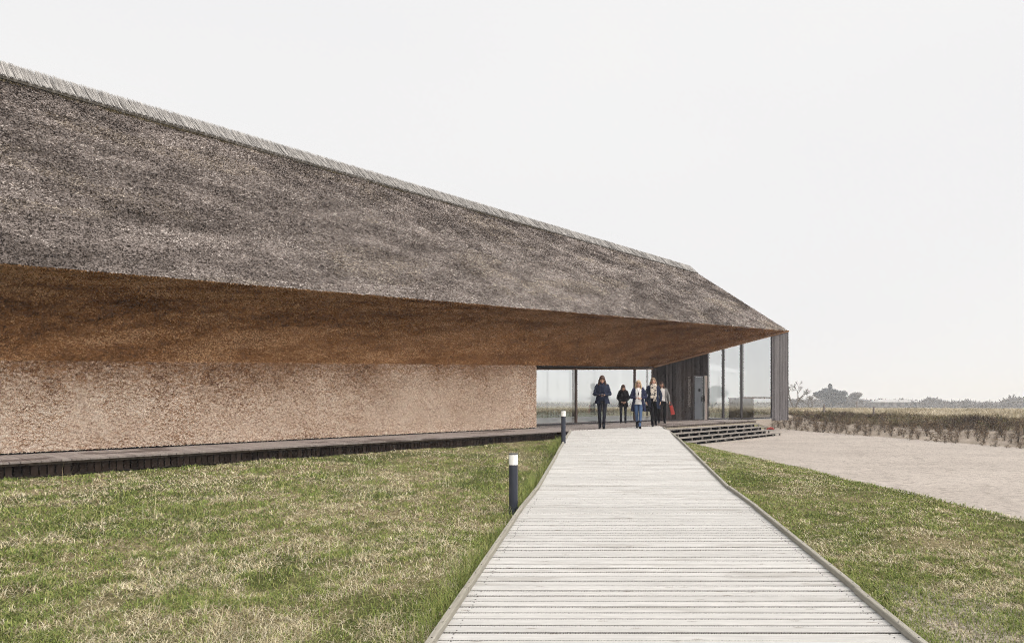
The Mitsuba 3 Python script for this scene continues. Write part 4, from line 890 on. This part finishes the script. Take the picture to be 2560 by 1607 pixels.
# far treeline all round (one mass), and a low barn with a pale roof
r = np.random.default_rng(23); N = 26000
ang = np.where(r.random(N) < .75, r.uniform(.24, 1.35, N), r.uniform(-1.0, .24, N)); rad = r.uniform(400, 470, N)
hh_ = np.where(ang > .24, 1.25, .3)*(1.2 + 5.0*np.clip(nz(np.stack([ang*30, 0*ang, 0*ang], -1), 1, 3, 3) - .28, 0, 1)*1.6)
c = np.stack([np.sin(ang)*rad, np.cos(ang)*rad, -3.0 + r.random(N)*hh_], -1); d = unit(r.standard_normal((N, 3)) + V(0,0,1.2)); w = unit(np.cross(d, r.standard_normal((N, 3))))
m, cc = straws(c, d, w, r.uniform(1.2, 3.2, N), r.uniform(.7, 1.7, N), pick(r, DEC, r.random(N)), .3)
kind(add('far_treeline', m, 'm_leaf', color=cc), 'stuff', 'hazy grey treeline along the horizon')
bn = thing('far_barn', 'long low barn with a pale roof on the horizon at the right', 'barn')
A = px(2194, 1015, 360); Lb, Hb, Wb = 27., 2.4, 12.
def bq(u_, v_, z_): return A + V(u_*.995 , v_ + u_*.1, z_)
B['m_barn_wall'] = flat(.13, .12, .125); B['m_barn_roof'] = flat(.42, .42, .43)
add(bn + '__wall', cat([obox(bq(Lb/2, Wb/2, Hb/2 - .3), unit(V(.995,.1,0)), unit(V(-.1,.995,0)), Zu, Lb, Wb, Hb + .6)]), 'm_barn_wall')
add(bn + '__roof', cat([prism([bq(-.6, -.5, Hb), bq(Lb+.6, -.5, Hb), bq(Lb-3, Wb/2, Hb+1.5), bq(3.5, Wb/2, Hb+1.5)], V(0,0,-.12)), prism([bq(-.6, Wb+.5, Hb), bq(Lb+.6, Wb+.5, Hb), bq(Lb-3, Wb/2, Hb+1.5), bq(3.5, Wb/2, Hb+1.5)], V(0,0,-.12)), prism([bq(-.6, -.5, Hb), bq(3.5, Wb/2, Hb+1.5), bq(-.6, Wb+.5, Hb)], V(0,0,-.12))]), 'm_barn_roof')
for i in range(5): add(bn + '__door', obox(bq(3 + i*5, -.03, .9), unit(V(.995,.1,0)), unit(V(-.1,.995,0)), Zu, 2.4, .08, 1.8), 'm_black')
# a pine out of the frame to the right, which the entrance glass mirrors
PINE = np.array([(.035,.05,.042), (.05,.065,.05), (.028,.038,.035)])
leafy('pine_tree', V(60, 22.3, -.3), 4.6, 4.2, 31, 'dark pine standing right of the gravel yard', PINE, 4200)
leafy('pine_tree', V(66, 20.0, -.3), 5.0, 3.0, 32, 'low dark pine standing beside the taller pine', PINE, 3200)

# ------------------------------------------------------------------ the air
kind('haze', 'stuff', 'pale haze over the marsh')
scene['haze'] = {'type': 'cube', 'bsdf': {'type': 'null'}, 'interior': {'type': 'ref', 'id': 'haze_air'}, 'to_world': T().translate([0, 0, 6.5]).scale([600, 600, 10.5])}
